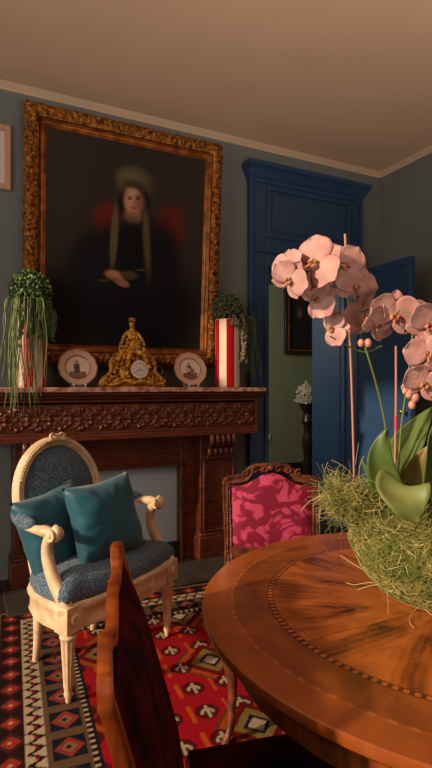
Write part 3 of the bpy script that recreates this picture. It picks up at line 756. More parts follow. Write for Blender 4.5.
# carved gadroons on the middle of the front rail
gd = MB()
for i in range(17):
    x = -0.12 + i*0.015; gd.tube([(x, -0.047, 0.295), (x, -0.051, 0.318), (x, -0.047, 0.342)], [0.004, 0.006, 0.004], 6)
gd.build('rail_carving', M['cream'], fa)
seat = MB(); seat.grid(outline_rows([(-0.03, 0.36), (-0.008, 0.372), (-0.004, 0.40), (-0.012, 0.425), (-0.04, 0.447), (-0.09, 0.462), (-0.15, 0.472), (-0.199, 0.476)]), closev=True)
k = len(out); b0 = len(seat.v) - k; seat.f.append(tuple(range(b0, b0+k)))
seat.build('seat', M['bluefab'], fa, ang=0)
pz = [(0.0, 0.0), (0.008, 0.0), (0.011, 0.02), (0.015, 0.035), (0.012, 0.045), (0.014, 0.052), (0.017, 0.07), (0.026, 0.235), (0.027, 0.245), (0.031, 0.252), (0.022, 0.262), (0.030, 0.272)]
for (x, y, f) in ((-0.305, 0.015, 1), (0.305, 0.015, 1)):
    lg = MB(); lg.lathe([(r_*1.12, z) for r_, z in pz], 36, x, y, flute=0.2, fr=(0.06, 0.24), nf=9)
    lg.box(x-0.038, x+0.038, y-0.036, y+0.036, 0.272, 0.372)
    lg.lathe([(0.0, 0), (0.017, 0), (0.012, 0.005), (0.006, 0.006)], 12, capb=False) if False else None
    lg.build('leg', M['cream'], fa, bevel=0.003)
    ro = MB(); ro.ball((x, y-0.038, 0.322), (0.022, 0.006, 0.022), 12, 8)
    for q in range(8): ro.ball((x + 0.014*math.cos(q*.785), y-0.042, 0.322 + 0.014*math.sin(q*.785)), (0.006, 0.004, 0.006), 6, 4)
    ro.build('rosette', M['cream'], fa)
for sx in (-1, 1):
    lg = MB(); x, y = sx*0.17, 0.355
    lg.tube(smooth([(x*1.0, y+0.015, 0.0), (x, y, 0.10), (x, y-0.004, 0.22), (x, y, 0.33), (x, y+0.03, 0.44), (x*0.98, y+0.045, 0.52)], 5), [0.014+0.010*min(1, i/10) for i in range(26)], 12)
    lg.build('leg', M['cream'], fa)
# oval back, leaning back a little
BC = Vector((0, 0.412, 0.702)); tilt = R(-10)
Mb = Matrix.Translation(BC) @ Matrix.Rotation(tilt, 4, 'X')
bf = MB(); nseg = 64; rows = []
for i in range(nseg):
    a = 2*math.pi*i/nseg; ca, sa_ = math.cos(a), math.sin(a); row = []
    for (q, d) in ((-0.022, 0.018), (-0.024, -0.012), (-0.016, -0.022), (-0.008, -0.018), (0.0, -0.026), (0.012, -0.026), (0.020, -0.014), (0.022, 0.010), (0.010, 0.022)):
        sq = 1 + 0.0
        row.append(((0.228+q)*ca, d, (0.238+q)*sa_))
    rows.append(row)
bf.grid(rows, closeu=True, closev=True); bf.xf(Mb); bf.build('back_frame', M['cream'], fa, ang=35)
cre = MB()
for i in range(40):                                           # beaded rim of small leaves over the top
    a = R(90) + R(70)*(i-19.5)/19.5
    cre.ball((0.231*math.cos(a), -0.028, 0.241*math.sin(a)), (0.0085, 0.005, 0.007), 6, 4)
for sx in (-1, 1):
    cre.tube(smooth([(0, -0.026, 0.25), (sx*0.022, -0.03, 0.268), (sx*0.040, -0.03, 0.262), (sx*0.032, -0.03, 0.246), (0, -0.028, 0.245)], 5), 0.007, 8)
    cre.tube(smooth([(0, -0.026, 0.252), (sx*0.03, -0.03, 0.240), (sx*0.06, -0.03, 0.236), (sx*0.085, -0.028, 0.228)], 5), [0.008]*10+[0.004]*6, 8)
cre.ball((0, -0.026, 0.258), (0.012, 0.011, 0.013)); cre.xf(Mb); cre.build('crest', M['cream'], fa)
bu = MB(); P = []
for i in range(14):
    f = i/13; P.append([(0.212*f*math.cos(a), -0.045*(1-f**2.2) - 0.004, 0.222*f*math.sin(a)) for a in [2*math.pi*k/48 for k in range(48)]])
bu.grid(P, closev=True); P2 = [[(0.212*f*math.cos(a), 0.016*(1-f**2)+0.006, 0.222*f*math.sin(a)) for a in [2*math.pi*k/48 for k in range(48)]] for f in (1, 0.6, 0.01)]
bu.grid(P2, closev=True); bu.xf(Mb); bu.build('backrest', M['bluefab'], fa, ang=0)
for sx in (-1, 1):
    pth = smooth([(sx*0.222, 0.405, 0.675), (sx*0.262, 0.37, 0.662), (sx*0.298, 0.30, 0.650), (sx*0.315, 0.22, 0.643), (sx*0.318, 0.13, 0.645), (sx*0.316, 0.085, 0.648)], 6)
    am = MB(); am.tube(pth, [0.017]*20 + [0.019, 0.020, 0.022, 0.024, 0.026, 0.024, 0.022, 0.02, 0.018, 0.016, 0.015][:len(pth)-20], 12, flat=0.9, up=(0, 0, 1))
    # carved knuckle scroll at the front
    pts = []
    for i in range(26):
        f = i/25; a = R(95) + sx*0 + R(400)*f; q = 0.026*(1-0.75*f); pts.append((sx*0.316, 0.080 - q*math.sin(a - R(90)) * 1.0, 0.640 + q*math.cos(a - R(90))))
    am.tube(pts, 0.014, 8)
    am.tube([(sx*0.290, 0.078, 0.640), (sx*0.342, 0.078, 0.640)], [0.024, 0.024], 14)
    am.ball((sx*0.290, 0.078, 0.64), (0.006, 0.012, 0.012)); am.ball((sx*0.342, 0.078, 0.64), (0.006, 0.012, 0.012))
    am.build('arm', M['cream'], fa)
    su_ = MB(); sp_ = smooth([(sx*0.314, 0.105, 0.635), (sx*0.312, 0.125, 0.58), (sx*0.312, 0.115, 0.52), (sx*0.316, 0.075, 0.455), (sx*0.318, 0.03, 0.405), (sx*0.318, 0.012, 0.37)], 6)
    su_.tube(sp_, [0.022 + 0.010*(i/len(sp_)) for i in range(len(sp_))], 10, up=(1, 0, 0), flat=0.9)
    su_.build('arm_support', M['cream'], fa)
    pd = MB(); pp = pth[3:21]
    nn = len(pp); pd.tube([p + Vector((0, 0, 0.014)) for p in pp], [0.010 + 0.021*math.sin(math.pi*min(1, (i+0.6)/nn*1.0))**0.5 for i in range(nn)], 14)
    pd.build('arm_pad', M['bluefab'], fa, ang=0)

for o_ in fa.children:
    if o_.name.split('.')[0] in ('arm', 'arm_pad', 'arm_support'): o_.location.z = -0.012
# cushions
def cushion(X, Zc, z, size, yaw, pitch, roll, label, thick=0.075):
    n = 26; c_, r = [], size/2
    mb = MB()
    rr_ = random.Random(int(yaw*10))
    ph = [rr_.uniform(0, 6) for _ in range(6)]
    for sgn in (-1, 1):
        P = []
        for i in range(n+1):
            row = []
            for j in range(n+1):
                u = -1 + 2*i/n; v = -1 + 2*j/n
                pin = 1 - 0.055*(1 - abs(u*v))*(max(abs(u), abs(v)))**3 * (1 - min(abs(u), abs(v))**2)
                h = thick*((1-u**4)*(1-v**4))**0.55
                h *= 1 + 0.09*math.sin(3*u+ph[0]+2*v) + 0.06*math.sin(8*v-5*u+ph[1])*(u*u+v*v) + 0.05*math.sin(9*u+4*v+ph[3])*abs(v)
                h += 0.004*math.sin(14*math.atan2(v, u)+ph[2])*min(1, (u*u+v*v))*(1-max(abs(u), abs(v))**6)
                row.append((u*r*pin*(1+0.05*(abs(u*v)**3)), sgn*h, v*r*pin*(1+0.06*(abs(u*v)**3))))
            P.append(row)
        mb.grid(P)
    o = mb
    p = world(X, Zc, z)
    cob = o.build('cushion', M['teal'], None, ang=0)
    import bmesh
    bm = bmesh.new(); bm.from_mesh(cob.data); bmesh.ops.remove_doubles(bm, verts=bm.verts, dist=0.0005); bmesh.ops.recalc_face_normals(bm, faces=bm.faces); bm.to_mesh(cob.data); bm.free()
    cob.data.polygons.foreach_set('use_smooth', [True]*len(cob.data.polygons))
    cob.location = p
    cob.rotation_mode = 'XYZ'
    cob.matrix_world = Matrix.Translation(p) @ Matrix.Rotation(yaw, 4, 'Z') @ Matrix.Rotation(pitch, 4, 'X') @ Matrix.Rotation(roll, 4, 'Y')
    tag(cob, label, 'cushion', 'teal cushions on the armchair'); return cob
cushion(-0.695, 2.225, 0.585, 0.335, R(31.9+2), R(-18), R(-8), 'teal satin cushion leaning at the left of the armchair, partly behind the other')
cushion(-0.482, 2.24, 0.630, 0.325, R(31.9-12), R(-14), R(-6), 'teal satin cushion in front, at the right on the armchair seat')

# ---------------- dining chairs with carved frames ----------------
def damask():
    m = mat('pink_damask', (150, 22, 52), 0.7, spec=0.15); N = m.node_tree.nodes; L = m.node_tree.links; b = N['Principled BSDF']
    tc = N.new('ShaderNodeTexCoord')
    n1 = N.new('ShaderNodeTexNoise'); n1.inputs['Scale'].default_value = 9; n1.inputs['Detail'].default_value = 1; L.new(tc.outputs['Object'], n1.inputs[0])
    mixv = N.new('ShaderNodeMix'); mixv.data_type = 'RGBA'; mixv.inputs[0].default_value = 0.18; L.new(tc.outputs['Object'], mixv.inputs[6]); L.new(n1.outputs['Color'], mixv.inputs[7])
    v = N.new('ShaderNodeTexVoronoi'); v.inputs['Scale'].default_value = 22; L.new(mixv.outputs[2], v.inputs[0])
    v2 = N.new('ShaderNodeTexVoronoi'); v2.inputs['Scale'].default_value = 42; L.new(mixv.outputs[2], v2.inputs[0])
    a = N.new('ShaderNodeMath'); a.operation = 'MULTIPLY_ADD'; L.new(v2.outputs['Distance'], a.inputs[0]); a.inputs[1].default_value = 0.5; L.new(v.outputs['Distance'], a.inputs[2])
    rp = N.new('ShaderNodeValToRGB'); e = rp.color_ramp.elements
    e[0].position = 0.62; e[0].color = (*lin((178, 66, 98)), 1); e[1].position = 0.88; e[1].color = (*lin((118, 28, 52)), 1)
    x = rp.color_ramp.elements.new(0.74); x.color = (*lin((160, 50, 82)), 1); x2 = rp.color_ramp.elements.new(0.78); x2.color = (*lin((130, 32, 60)), 1)
    L.new(a.outputs[0], rp.inputs[0]); L.new(rp.outputs[0], b.inputs['Base Color']); return m
M['damask'] = damask()
def dining_chair(loc, rz, W, Ht, label, wood, fab, rear, arch=0.06, recl=0.07, rail=0.026, carve=True, fs=0.0):
    t = thing('dining_chair', label, 'chair', loc, rz, 'dining chairs at the round table')
    hw = W/2; zb = 0.50; sh = Ht - arch                       # shoulder height
    def by(z): return 0.20 + recl * max(0, (z - 0.42)) / 0.45
    # frame outline (centre line) : left post up, serpentine crest, right post down
    pts = [(-hw+0.01, zb-0.04), (-hw+0.004, (zb+sh)/2), (-hw, sh-0.03), (-hw+0.004, sh-0.003), (-hw+0.03, sh+0.004), (-hw+0.08, sh+0.012), (-hw*0.42, Ht-0.018), (0, Ht-0.008)]
    pts = pts + [(-x, z) for x, z in pts[-2::-1]]
    c3 = smooth([(x, by(z), z) for x, z in pts], 6)
    fr = MB(); rws = []
    for i, p in enumerate(c3):
        tdir = (c3[min(i+1, len(c3)-1)] - c3[max(i-1, 0)]).normalized(); nrm = Vector((0, 1, 0)); sd = tdir.cross(nrm).normalized(); row = []
        wv = 1 + 0.10*math.sin(i*1.9)
        for (a, b) in ((-0.5, 0.5), (-0.5, -0.3), (-0.35, -0.55), (-0.1, -0.42), (0.1, -0.42), (0.35, -0.6), (0.5, -0.3), (0.5, 0.5)):
            row.append(p + sd*a*rail*1.35*wv + nrm*b*rail)
        rws.append(row)
    fr.grid(rws, closev=True); fr.f.append(tuple(range(len(fr.v)-8, len(fr.v)))); fr.f.append(tuple(range(8)))
    fr.box(-hw+0.01, hw-0.01, by(zb)-0.014, by(zb)+0.012, zb-0.03, zb+0.02)
    fr.build('back_frame', wood, t, ang=50)
    # carving along the crest
    cr = MB()
    zt = Ht-0.004
    for sx in ((-1, 1) if carve else ()):
        for (x, s_) in ((0.03, 1), (0.07, -1), (0.115, 1)):
            if x > hw-0.05: continue
            cc_ = (sx*x, by(zt)-0.02, Ht-0.012 - (x/hw)**2*arch*0.75)
            pts_ = []
            for q in range(16):
                f = q/15; a = sx*s_*R(330)*f + R(60); r_ = 0.015*(1-0.7*f); pts_.append((cc_[0]+r_*math.cos(a), cc_[1], cc_[2]+r_*math.sin(a)))
            cr.tube(pts_, 0.0045, 6)
        pcv = MB()
        for q in range(26):
            z = zb + (sh-zb)*q/26; pcv.ball((sx*(hw-0.004), by(z)-rail*0.55, z), (0.005, 0.005, 0.008), 6, 4)
        pcv.build('post_carving', wood, t, ang=50)
    if carve:
        cr.ball((0, by(zt)-0.02, Ht-0.008), (0.016, 0.008, 0.012)); cr.build('carving', wood, t, ang=50)
    # upholstered panel
    n = 20; P = []
    def topz(x): return (sh-0.022) + (arch*0.86)*(math.cos(min(1, abs(x)/(hw-0.05))*math.pi)*0.5+0.5)
    for i in range(n+1):
        u = -1 + 2*i/n; x = u*(hw-0.018); row = []
        for j in range(n+1):
            v = j/n; z = zb + (topz(x)-zb)*v; pf = ((1-abs(u)**5)*(1-abs(2*v-1)**5))
            row.append((x, by(z) - 0.004 - 0.026*pf, z))
        P.append(row)
    bk = MB(); bk.grid(P); bk.build('backrest', fab, t, ang=0, fixn=False)
    P = [[(p[0], by(p[2]) + 0.004 + 0.006*((1-abs(2*i/n-1)**4)), p[2]) for p in row] for i, row in enumerate(P)]
    rb = MB(); rb.grid(P, flip=True); rb.build('rear_cover', rear, t, ang=0, fixn=False)
    # seat
    so = [(-hw-0.02, -0.24), (-hw*0.5, -0.262), (0, -0.27), (hw*0.5, -0.262), (hw+0.02, -0.24), (hw+0.025, -0.1), (hw, 0.19), (0, 0.205), (-hw, 0.19), (-hw-0.025, -0.1)]
    so = [(x, y + fs) if y < -0.2 else (x, y) for x, y in so]
    MB().prism(so, 0.36, 0.415).build('seat_rail', wood, t, bevel=0.006)
    se = MB()
    rows = [[(x*s_, y*s_, z) for x, y in so] for s_, z in ((0.98, 0.413), (1.0, 0.43), (0.97, 0.455), (0.85, 0.47), (0.5, 0.478), (0.02, 0.48))]
    se.grid(rows, closev=True); se.build('seat', fab, t, ang=0)
    for sx in (-1, 1):
        lg = MB(); lp = smooth([(sx*(hw+0.015), -0.245+fs, 0.0), (sx*(hw-0.005), -0.225+fs, 0.06), (sx*(hw-0.01), -0.215+fs, 0.2), (sx*(hw+0.012), -0.235+fs, 0.33), (sx*hw, -0.225+fs, 0.40)], 5)
        lg.tube(lp, [0.018, 0.015, 0.012, 0.012, 0.013, 0.013, 0.013, 0.014, 0.015, 0.016, 0.018, 0.020, 0.022, 0.025, 0.028, 0.030, 0.030, 0.03, 0.03, 0.03, 0.03][:len(lp)], 10)
        lg.build('leg', wood, t)
        lg = MB(); lp = smooth([(sx*(hw-0.01), 0.27, 0.0), (sx*(hw-0.01), 0.225, 0.15), (sx*(hw-0.01), 0.20, 0.32), (sx*(hw-0.008), by(0.5), 0.48)], 5)
        lg.tube(lp, 0.018, 8); lg.build('leg', wood, t)
    return t
pc = world(0.2375, 2.2)
yw = -YAW
off = Vector((-math.sin(yw), math.cos(yw), 0)) * 0.245
dining_chair(pc - off + Vector((0, 0, 0.009)), yw, 0.385, 0.853, 'carved wooden chair with pink damask back, facing us behind the table', M['chairwood'], M['damask'], M['wineshade'], arch=0.064)
fc2 = world(-0.160, 0.778); rz2 = R(99.2) - YAW
off = Vector((-math.sin(rz2), math.cos(rz2), 0)) * 0.330
dining_chair(fc2 - off + Vector((0, 0, 0.009)), rz2, 0.50, 0.885, 'orange wooden chair seen edge-on, its dark crimson back in shade, in front of the armchair', M['orangewood'], M['wineshade'], M['wineshade'], arch=0.012, recl=0.125, rail=0.016, carve=False, fs=0.11)

# ---------------- round table ----------------
TC = world(0.51, 1.10); TR = 0.54; TZ = 0.74
tb = thing('round_table', 'round walnut veneer table with checkered inlay ring', 'table', (TC.x, TC.y, 0.009))
tz = TZ - 0.009
tm = mat('table_veneer', (150, 70, 26), 0.26, coat=0.35, bump=0.02, bscale=30); N = tm.node_tree.nodes; L = tm.node_tree.links; B = N['Principled BSDF']
def node(t_, **k):
    n = N.new(t_)
    for a, b in k.items(): setattr(n, a, b)
    return n
def mth(op, a, b=None, c=None):
    n = node('ShaderNodeMath', operation=op)
    for i, v in enumerate((a, b, c)):
        if v is None: continue
        if isinstance(v, (int, float)): n.inputs[i].default_value = v
        else: L.new(v, n.inputs[i])
    return n.outputs[0]
def mixc(f, a, b):
    n = node('ShaderNodeMix', data_type='RGBA')
    if isinstance(f, (int, float)): n.inputs[0].default_value = f
    else: L.new(f, n.inputs[0])
    for i, v in ((6, a), (7, b)):
        if isinstance(v, tuple): n.inputs[i].default_value = (*lin(v), 1)
        else: L.new(v, n.inputs[i])
    return n.outputs[2]
tc = node('ShaderNodeTexCoord'); sp_ = node('ShaderNodeSeparateXYZ'); L.new(tc.outputs['Object'], sp_.inputs[0])
x, y = sp_.outputs[0], sp_.outputs[1]
rad_ = mth('SQRT', mth('ADD', mth('MULTIPLY', x, x), mth('MULTIPLY', y, y)))
an = mth('ARCTAN2', y, x)
NS = 10
seg = mth('MULTIPLY', an, NS/(2*math.pi)); tri_ = mth('PINGPONG', seg, 0.5)            # mirrored veneer wedges
comb = node('ShaderNodeCombineXYZ'); L.new(mth('MULTIPLY', tri_, mth('MULTIPLY_ADD', rad_, 5.0, 0.6)), comb.inputs[0]); L.new(mth('MULTIPLY', rad_, 5.0), comb.inputs[1]); L.new(mth('MULTIPLY', mth('FLOOR', mth('ADD', seg, 0.5)), 0.15), comb.inputs[2])
n1 = node('ShaderNodeTexNoise'); n1.inputs['Scale'].default_value = 1.5; n1.inputs['Detail'].default_value = 4; n1.inputs['Distortion'].default_value = 0.6; L.new(comb.outputs[0], n1.inputs[0])
wv = node('ShaderNodeTexWave'); wv.inputs['Scale'].default_value = 1.6; wv.inputs['Distortion'].default_value = 7; wv.inputs['Detail'].default_value = 4; L.new(comb.outputs[0], wv.inputs[0])
rp = node('ShaderNodeValToRGB'); e = rp.color_ramp.elements; e[0].position = 0.30; e[0].color = (*lin((70, 32, 14)), 1); e[1].position = 0.60; e[1].color = (*lin((186, 104, 42)), 1)
el_ = e.new(0.44); el_.color = (*lin((150, 78, 30)), 1)
L.new(mth('MULTIPLY_ADD', wv.outputs['Fac'], 0.05, mth('MULTIPLY', n1.outputs['Fac'], 0.95)), rp.inputs[0])
n2 = node('ShaderNodeTexNoise'); n2.inputs['Scale'].default_value = 5; n2.inputs['Detail'].default_value = 6; n2.inputs['Distortion'].default_value = 2; L.new(tc.outputs['Object'], n2.inputs[0])
rp2 = node('ShaderNodeValToRGB'); e = rp2.color_ramp.elements; e[0].position = 0.35; e[0].color = (*lin((156, 82, 32)), 1); e[1].position = 0.7; e[1].color = (*lin((110, 54, 22)), 1); L.new(n2.outputs['Fac'], rp2.inputs[0])
inner = mth('LESS_THAN', rad_, 0.392)
col = mixc(inner, rp2.outputs[0], rp.outputs[0])
outer_ = mth('GREATER_THAN', rad_, 0.475); col = mixc(mth('MULTIPLY', outer_, 0.3), col, (190, 96, 36))
def ringmask(r0, w_): return mth('LESS_THAN', mth('ABSOLUTE', mth('SUBTRACT', rad_, r0)), w_)
chk = mth('GREATER_THAN', mth('SINE', mth('MULTIPLY', an, 150)), 0.0)
col = mixc(ringmask(0.392, 0.005), col, mixc(chk, (96, 44, 20), (178, 98, 46)))
col = mixc(mth('MAXIMUM', ringmask(0.3985, 0.001), ringmask(0.3855, 0.001)), col, (74, 32, 14))
chk2 = mth('GREATER_THAN', mth('SINE', mth('MULTIPLY', an, 100)), 0.2)
col = mixc(mth('MULTIPLY', ringmask(0.476, 0.0035), mth('MULTIPLY_ADD', chk2, 0.35, 0.08)), col, (196, 120, 66))
seam = mth('LESS_THAN', mth('MULTIPLY', mth('ABSOLUTE', mth('SUBTRACT', mth('FRACT', mth('ADD', seg, 0.5)), 0.5)), rad_), 0.0008)
col = mixc(mth('MULTIPLY', mth('MULTIPLY', seam, inner), 0.7), col, (60, 26, 12))
L.new(col, B.inputs['Base Color'])
tp = MB(); tp.lathe([(TR-0.03, tz-0.024), (TR-0.008, tz-0.024), (TR-0.002, tz-0.018), (TR, tz-0.008), (TR-0.001, tz-0.002), (TR-0.004, tz), (TR*0.5, tz), (0.001, tz)], 128)
tp.build('table_top', tm, tb, ang=25)
ap = MB(); ap.lathe([(TR-0.07, tz-0.10), (TR-0.06, tz-0.10), (TR-0.055, tz-0.032)], 96); ap.build('apron', M['orangewood'], tb)
cl = MB(); cl.lathe([(0.10, 0.10), (0.11, 0.13), (0.07, 0.16), (0.05, 0.22), (0.065, 0.32), (0.085, 0.40), (0.06, 0.46), (0.05, 0.56), (0.09, 0.60), (0.11, tz-0.08), (0.2, tz-0.03)], 32); cl.build('pedestal', M['orangewood'], tb)
for q in range(3):
    a = q*2*math.pi/3 + 0.5; e_ = Vector((math.cos(a), math.sin(a), 0)); lg = MB()
    lg.tube(smooth([e_*0.07 + Vector((0,0,0.15)), e_*0.18 + Vector((0,0,0.15)), e_*0.28 + Vector((0,0,0.08)), e_*0.36 + Vector((0,0,0.025))], 6), [0.035 - 0.001*i for i in range(19)], 10)
    lg.build('foot', M['orangewood'], tb)

# ---------------- moss planter and orchids ----------------
PC = world(0.50, 1.15); PZ = TZ + 0.0015
pt = thing('moss_planter', 'round planter wrapped in shaggy dry green moss, standing on the table', 'planter', (PC.x, PC.y, PZ))
bw = MB(); bw.lathe([(0.10, 0.0), (0.125, 0.012), (0.158, 0.05), (0.185, 0.11), (0.182, 0.16), (0.16, 0.174), (0.12, 0.165), (0.0, 0.15)], 48, capb=True)
r = np.random.default_rng(5)
bw.v = [(x*(1+0.02*math.sin(9*math.atan2(y, x))), y*(1+0.02*math.sin(9*math.atan2(y, x))), z) for x, y, z in bw.v]
bw.build('moss_wall', M['mosscore'], pt, ang=0)
lin_ = MB(); lin_.lathe([(0.108, 0.0), (0.122, 0.0), (0.130, 0.006), (0.112, 0.006)], 40); lin_.build('paper_liner', M['straw'], pt)
ms = MB(); ms2 = MB(); tf = MB(); rr = random.Random(21)
prof_r = lambda z: np.interp(z, [0, 0.012, 0.05, 0.11, 0.16, 0.2], [0.104, 0.128, 0.161, 0.188, 0.185, 0.16])
XL_, ZL_ = Vector((C_, -S_, 0)), Vector((S_, C_, 0))            # directions across and away, for the lopsided tuft
def strand(p, d, length, curl, rad, mb, n=6, lift=0.0):
    pts = [p]; d = d.normalized(); ax = Vector((rr.uniform(-1,1), rr.uniform(-1,1), rr.uniform(-1,1))).normalized()
    for i in range(n):
        d = (Matrix.Rotation(curl/n, 3, ax) @ d); q = pts[-1] + d*length/n
        if q.z < 0.003: q.z = 0.003
        h = math.hypot(q.x, q.y); lim = prof_r(q.z) - 0.001
        if q.z < 0.16 and length < 0.09 and (h < lim or lim + 0.012 < h < lim + 0.05) and mb is not tf: k_ = (lim if h < lim else lim + 0.012)/h; q.x *= k_; q.y *= k_
        pts.append(q)
    mb.tube(pts, rad, 3, cap=False)
for i in range(8000):
    a = rr.uniform(0, 6.283); z = rr.uniform(0.0, 0.175); R_ = prof_r(z)
    p = Vector((R_*math.cos(a), R_*math.sin(a), z)); tg = Vector((-math.sin(a), math.cos(a), 0)); nr = Vector((math.cos(a), math.sin(a), 0))
    d = tg*rr.choice((-1, 1)) + Vector((0, 0, rr.uniform(-1, 0.8))) + nr*rr.uniform(-0.25, 0.06)
    strand(p, d, rr.uniform(0.03, 0.085), rr.uniform(-3.5, 3.5), rr.uniform(0.0004, 0.0008), ms if rr.random() < 0.9 else ms2, 8)
for i in range(2600):                                            # rim and top
    a = rr.uniform(0, 6.283); q = rr.uniform(0.09, 0.19)
    p = Vector((q*math.cos(a), q*math.sin(a), 0.172 - max(0, q-0.16)*0.3)); d = Vector((rr.uniform(-1,1), rr.uniform(-1,1), rr.uniform(-0.3, 0.25)))
    strand(p, d, rr.uniform(0.03, 0.08), rr.uniform(-5, 5), rr.uniform(0.0004, 0.0008), ms if rr.random() < 0.75 else ms2)
ms.build('moss_strands', M['moss'], pt, ang=0, fixn=False)['kind'] = 'stuff'
# wild tuft that flops over on the left
tc0 = XL_*(-0.165) + ZL_*0.03 + Vector((0, 0, 0.175))
for i in range(3200):
    f = rr.random()
    p = tc0 + XL_*(0.06 - 0.12*f + rr.gauss(0, 0.014)) + ZL_*rr.gauss(0, 0.035) + Vector((0, 0, 0.055*f + rr.gauss(0, 0.017) - 0.02))
    d = XL_*rr.uniform(-1, 0.6) + ZL_*rr.uniform(-1, 1) + Vector((0, 0, rr.uniform(-0.9, 0.7)))
    strand(p, d, rr.uniform(0.02, 0.07), rr.uniform(-5, 5), rr.uniform(0.0004, 0.0008), tf if rr.random() < 0.86 else ms2)
for i in range(14):
    p = tc0 + XL_*(-0.03 + rr.gauss(0, 0.02)) + Vector((0, 0, 0.03))
    d = XL_*rr.uniform(-1, 0.3) + ZL_*rr.uniform(-.6, .6) + Vector((0, 0, rr.uniform(-0.5, 1.3)))
    strand(p, d, rr.uniform(0.08, 0.15), rr.uniform(-5, 5), 0.0007, ms2, 10)
tf.build('moss_tuft', M['moss'], pt, ang=0, fixn=False)['kind'] = 'stuff'
for i in range(20):                                              # pale loops trailing on the table
    a = rr.uniform(R(150), R(290)) - YAW*0.0; R_ = 0.125
    p = Vector((R_*math.cos(a), R_*math.sin(a), rr.uniform(0.005, 0.05))); tg = Vector((-math.sin(a), math.cos(a), 0))
    strand(p, tg*rr.choice((-1, 1)) + Vector((math.cos(a), math.sin(a), 0))*0.4, rr.uniform(0.08, 0.2), rr.uniform(-2.5, 2.5), 0.0008, ms2, 10)
ms2.build('straw_strands', M['straw'], pt, ang=0, fixn=False)['kind'] = 'stuff'

orc = thing('orchid', 'potted pink orchid with broad leaves and arching flower sprays in the moss planter', 'orchid', (PC.x, PC.y, PZ + 0.165))
O0 = Vector(orc.location)
def L3(p): return Vector(p) - O0
def leaf(px_list, width, up, m, name='leaf', fold=0.25):
    """px_list: (px, py, depth) along the midrib"""
    mid = smooth([L3(at_d(*q)) for q in px_list], 7); n = len(mid); P = []
    up = Vector(up)
    for i, p in enumerate(mid):
        f = i/(n-1); t_ = (mid[min(i+1, n-1)] - mid[max(i-1, 0)]).normalized(); u = (up - t_*up.dot(t_)).normalized(); s_ = t_.cross(u)
        wd = width * (math.sin(math.pi*min(1, 0.12 + 0.88*f)**0.85))**0.75 * (1 if f < 1 else 0.02)
        row = []
        for k in range(-5, 6):
            q = k/5; row.append(p + s_*wd*q + u*wd*fold*(q*q) + u*0.004*math.sin(9*f+3*q))
        P.append(row)
    mb = MB(); mb.grid(P); o = mb.build(name, m, orc, ang=0, fixn=False)
    s = o.modifiers.new('thick', 'SOLIDIFY'); s.thickness = 0.002
    return o
TOC = -ray(216, 387)                                             # back towards the photographer's side of the room
leaf([(397, 522, 1.14), (388, 492, 1.12), (380, 458, 1.10), (387, 428, 1.09)], 0.034, TOC + XL_*(-0.3), M['leafgreen'])
leaf([(399, 482, 1.03), (401, 489, 1.00), (409, 504, 0.975), (418, 523, 0.97)], 0.052, Vector((0, 0, 0.3)) + TOC, M['leafpale'])
leaf([(393, 486, 1.16), (402, 455, 1.18), (415, 432, 1.2), (432, 408, 1.22)], 0.036, TOC + Vector((0, 0, 0.5)) - XL_*0.3, M['leafgreen'])
leaf([(396, 515, 1.15), (410, 488, 1.15), (424, 462, 1.13), (438, 440, 1.12)], 0.030, TOC + XL_*(-0.9), M['leafbrown'])
leaf([(432, 505, 1.13), (434, 460, 1.10), (436, 420, 1.08)], 0.034, TOC + XL_*0.3, M['leafgreen'])
leaf([(398, 512, 1.2), (380, 492, 1.24), (367, 486, 1.26), (357, 490, 1.28)], 0.017, Vector((0, 0, 1)) + TOC*0.6, M['leafgreen'])
leaf([(392, 505, 1.22), (374, 480, 1.26), (362, 460, 1.28)], 0.014, TOC, M['leafgreen'])
leaf([(400, 520, 1.16), (402, 495, 1.18), (394, 470, 1.2)], 0.026, TOC, M['leafgreen'])
def stick(pl, rad, m, name, n=6):
    mb = MB(); mb.tube(smooth([L3(at_d(*q)) for q in pl], 6), rad, n); return mb.build(name, m, orc)
stick([(345, 234, 1.18), (350, 340, 1.185), (353, 430, 1.19), (355, 512, 1.19)], 0.0028, M['stake'], 'stake')
stick([(396, 346, 1.14), (396, 400, 1.145), (395, 470, 1.15), (396, 515, 1.15)], 0.0027, M['stake'], 'stake')
stick([(390, 508, 1.16), (387, 440, 1.16), (379, 395, 1.15), (366, 350, 1.13), (354, 318, 1.17), (345, 290, 1.18), (326, 272, 1.14), (300, 266, 1.13)], 0.0024, M['stem'], 'flower_stem')
stick([(396, 508, 1.15), (401, 430, 1.14), (408, 380, 1.12), (412, 340, 1.10), (418, 310, 1.09)], 0.0024, M['stem'], 'flower_stem')
stick([(382, 346, 1.14), (364, 352, 1.13), (340, 342, 1.12), (330, 336, 1.11)], 0.0018, M['stem'], 'flower_stem')
stick([(360, 312, 1.12), (384, 306, 1.12), (405, 312, 1.09), (425, 330, 1.06), (436, 360, 1.05)], 0.0022, M['stem'], 'flower_stem')
for (px, py) in ((396, 425),): 
    mb = MB(); mb.tube([L3(at_d(396, 416, 1.146)), L3(at_d(396, 430, 1.146))], 0.0042, 8); mb.build('stake_clip', M['redtip'], orc)
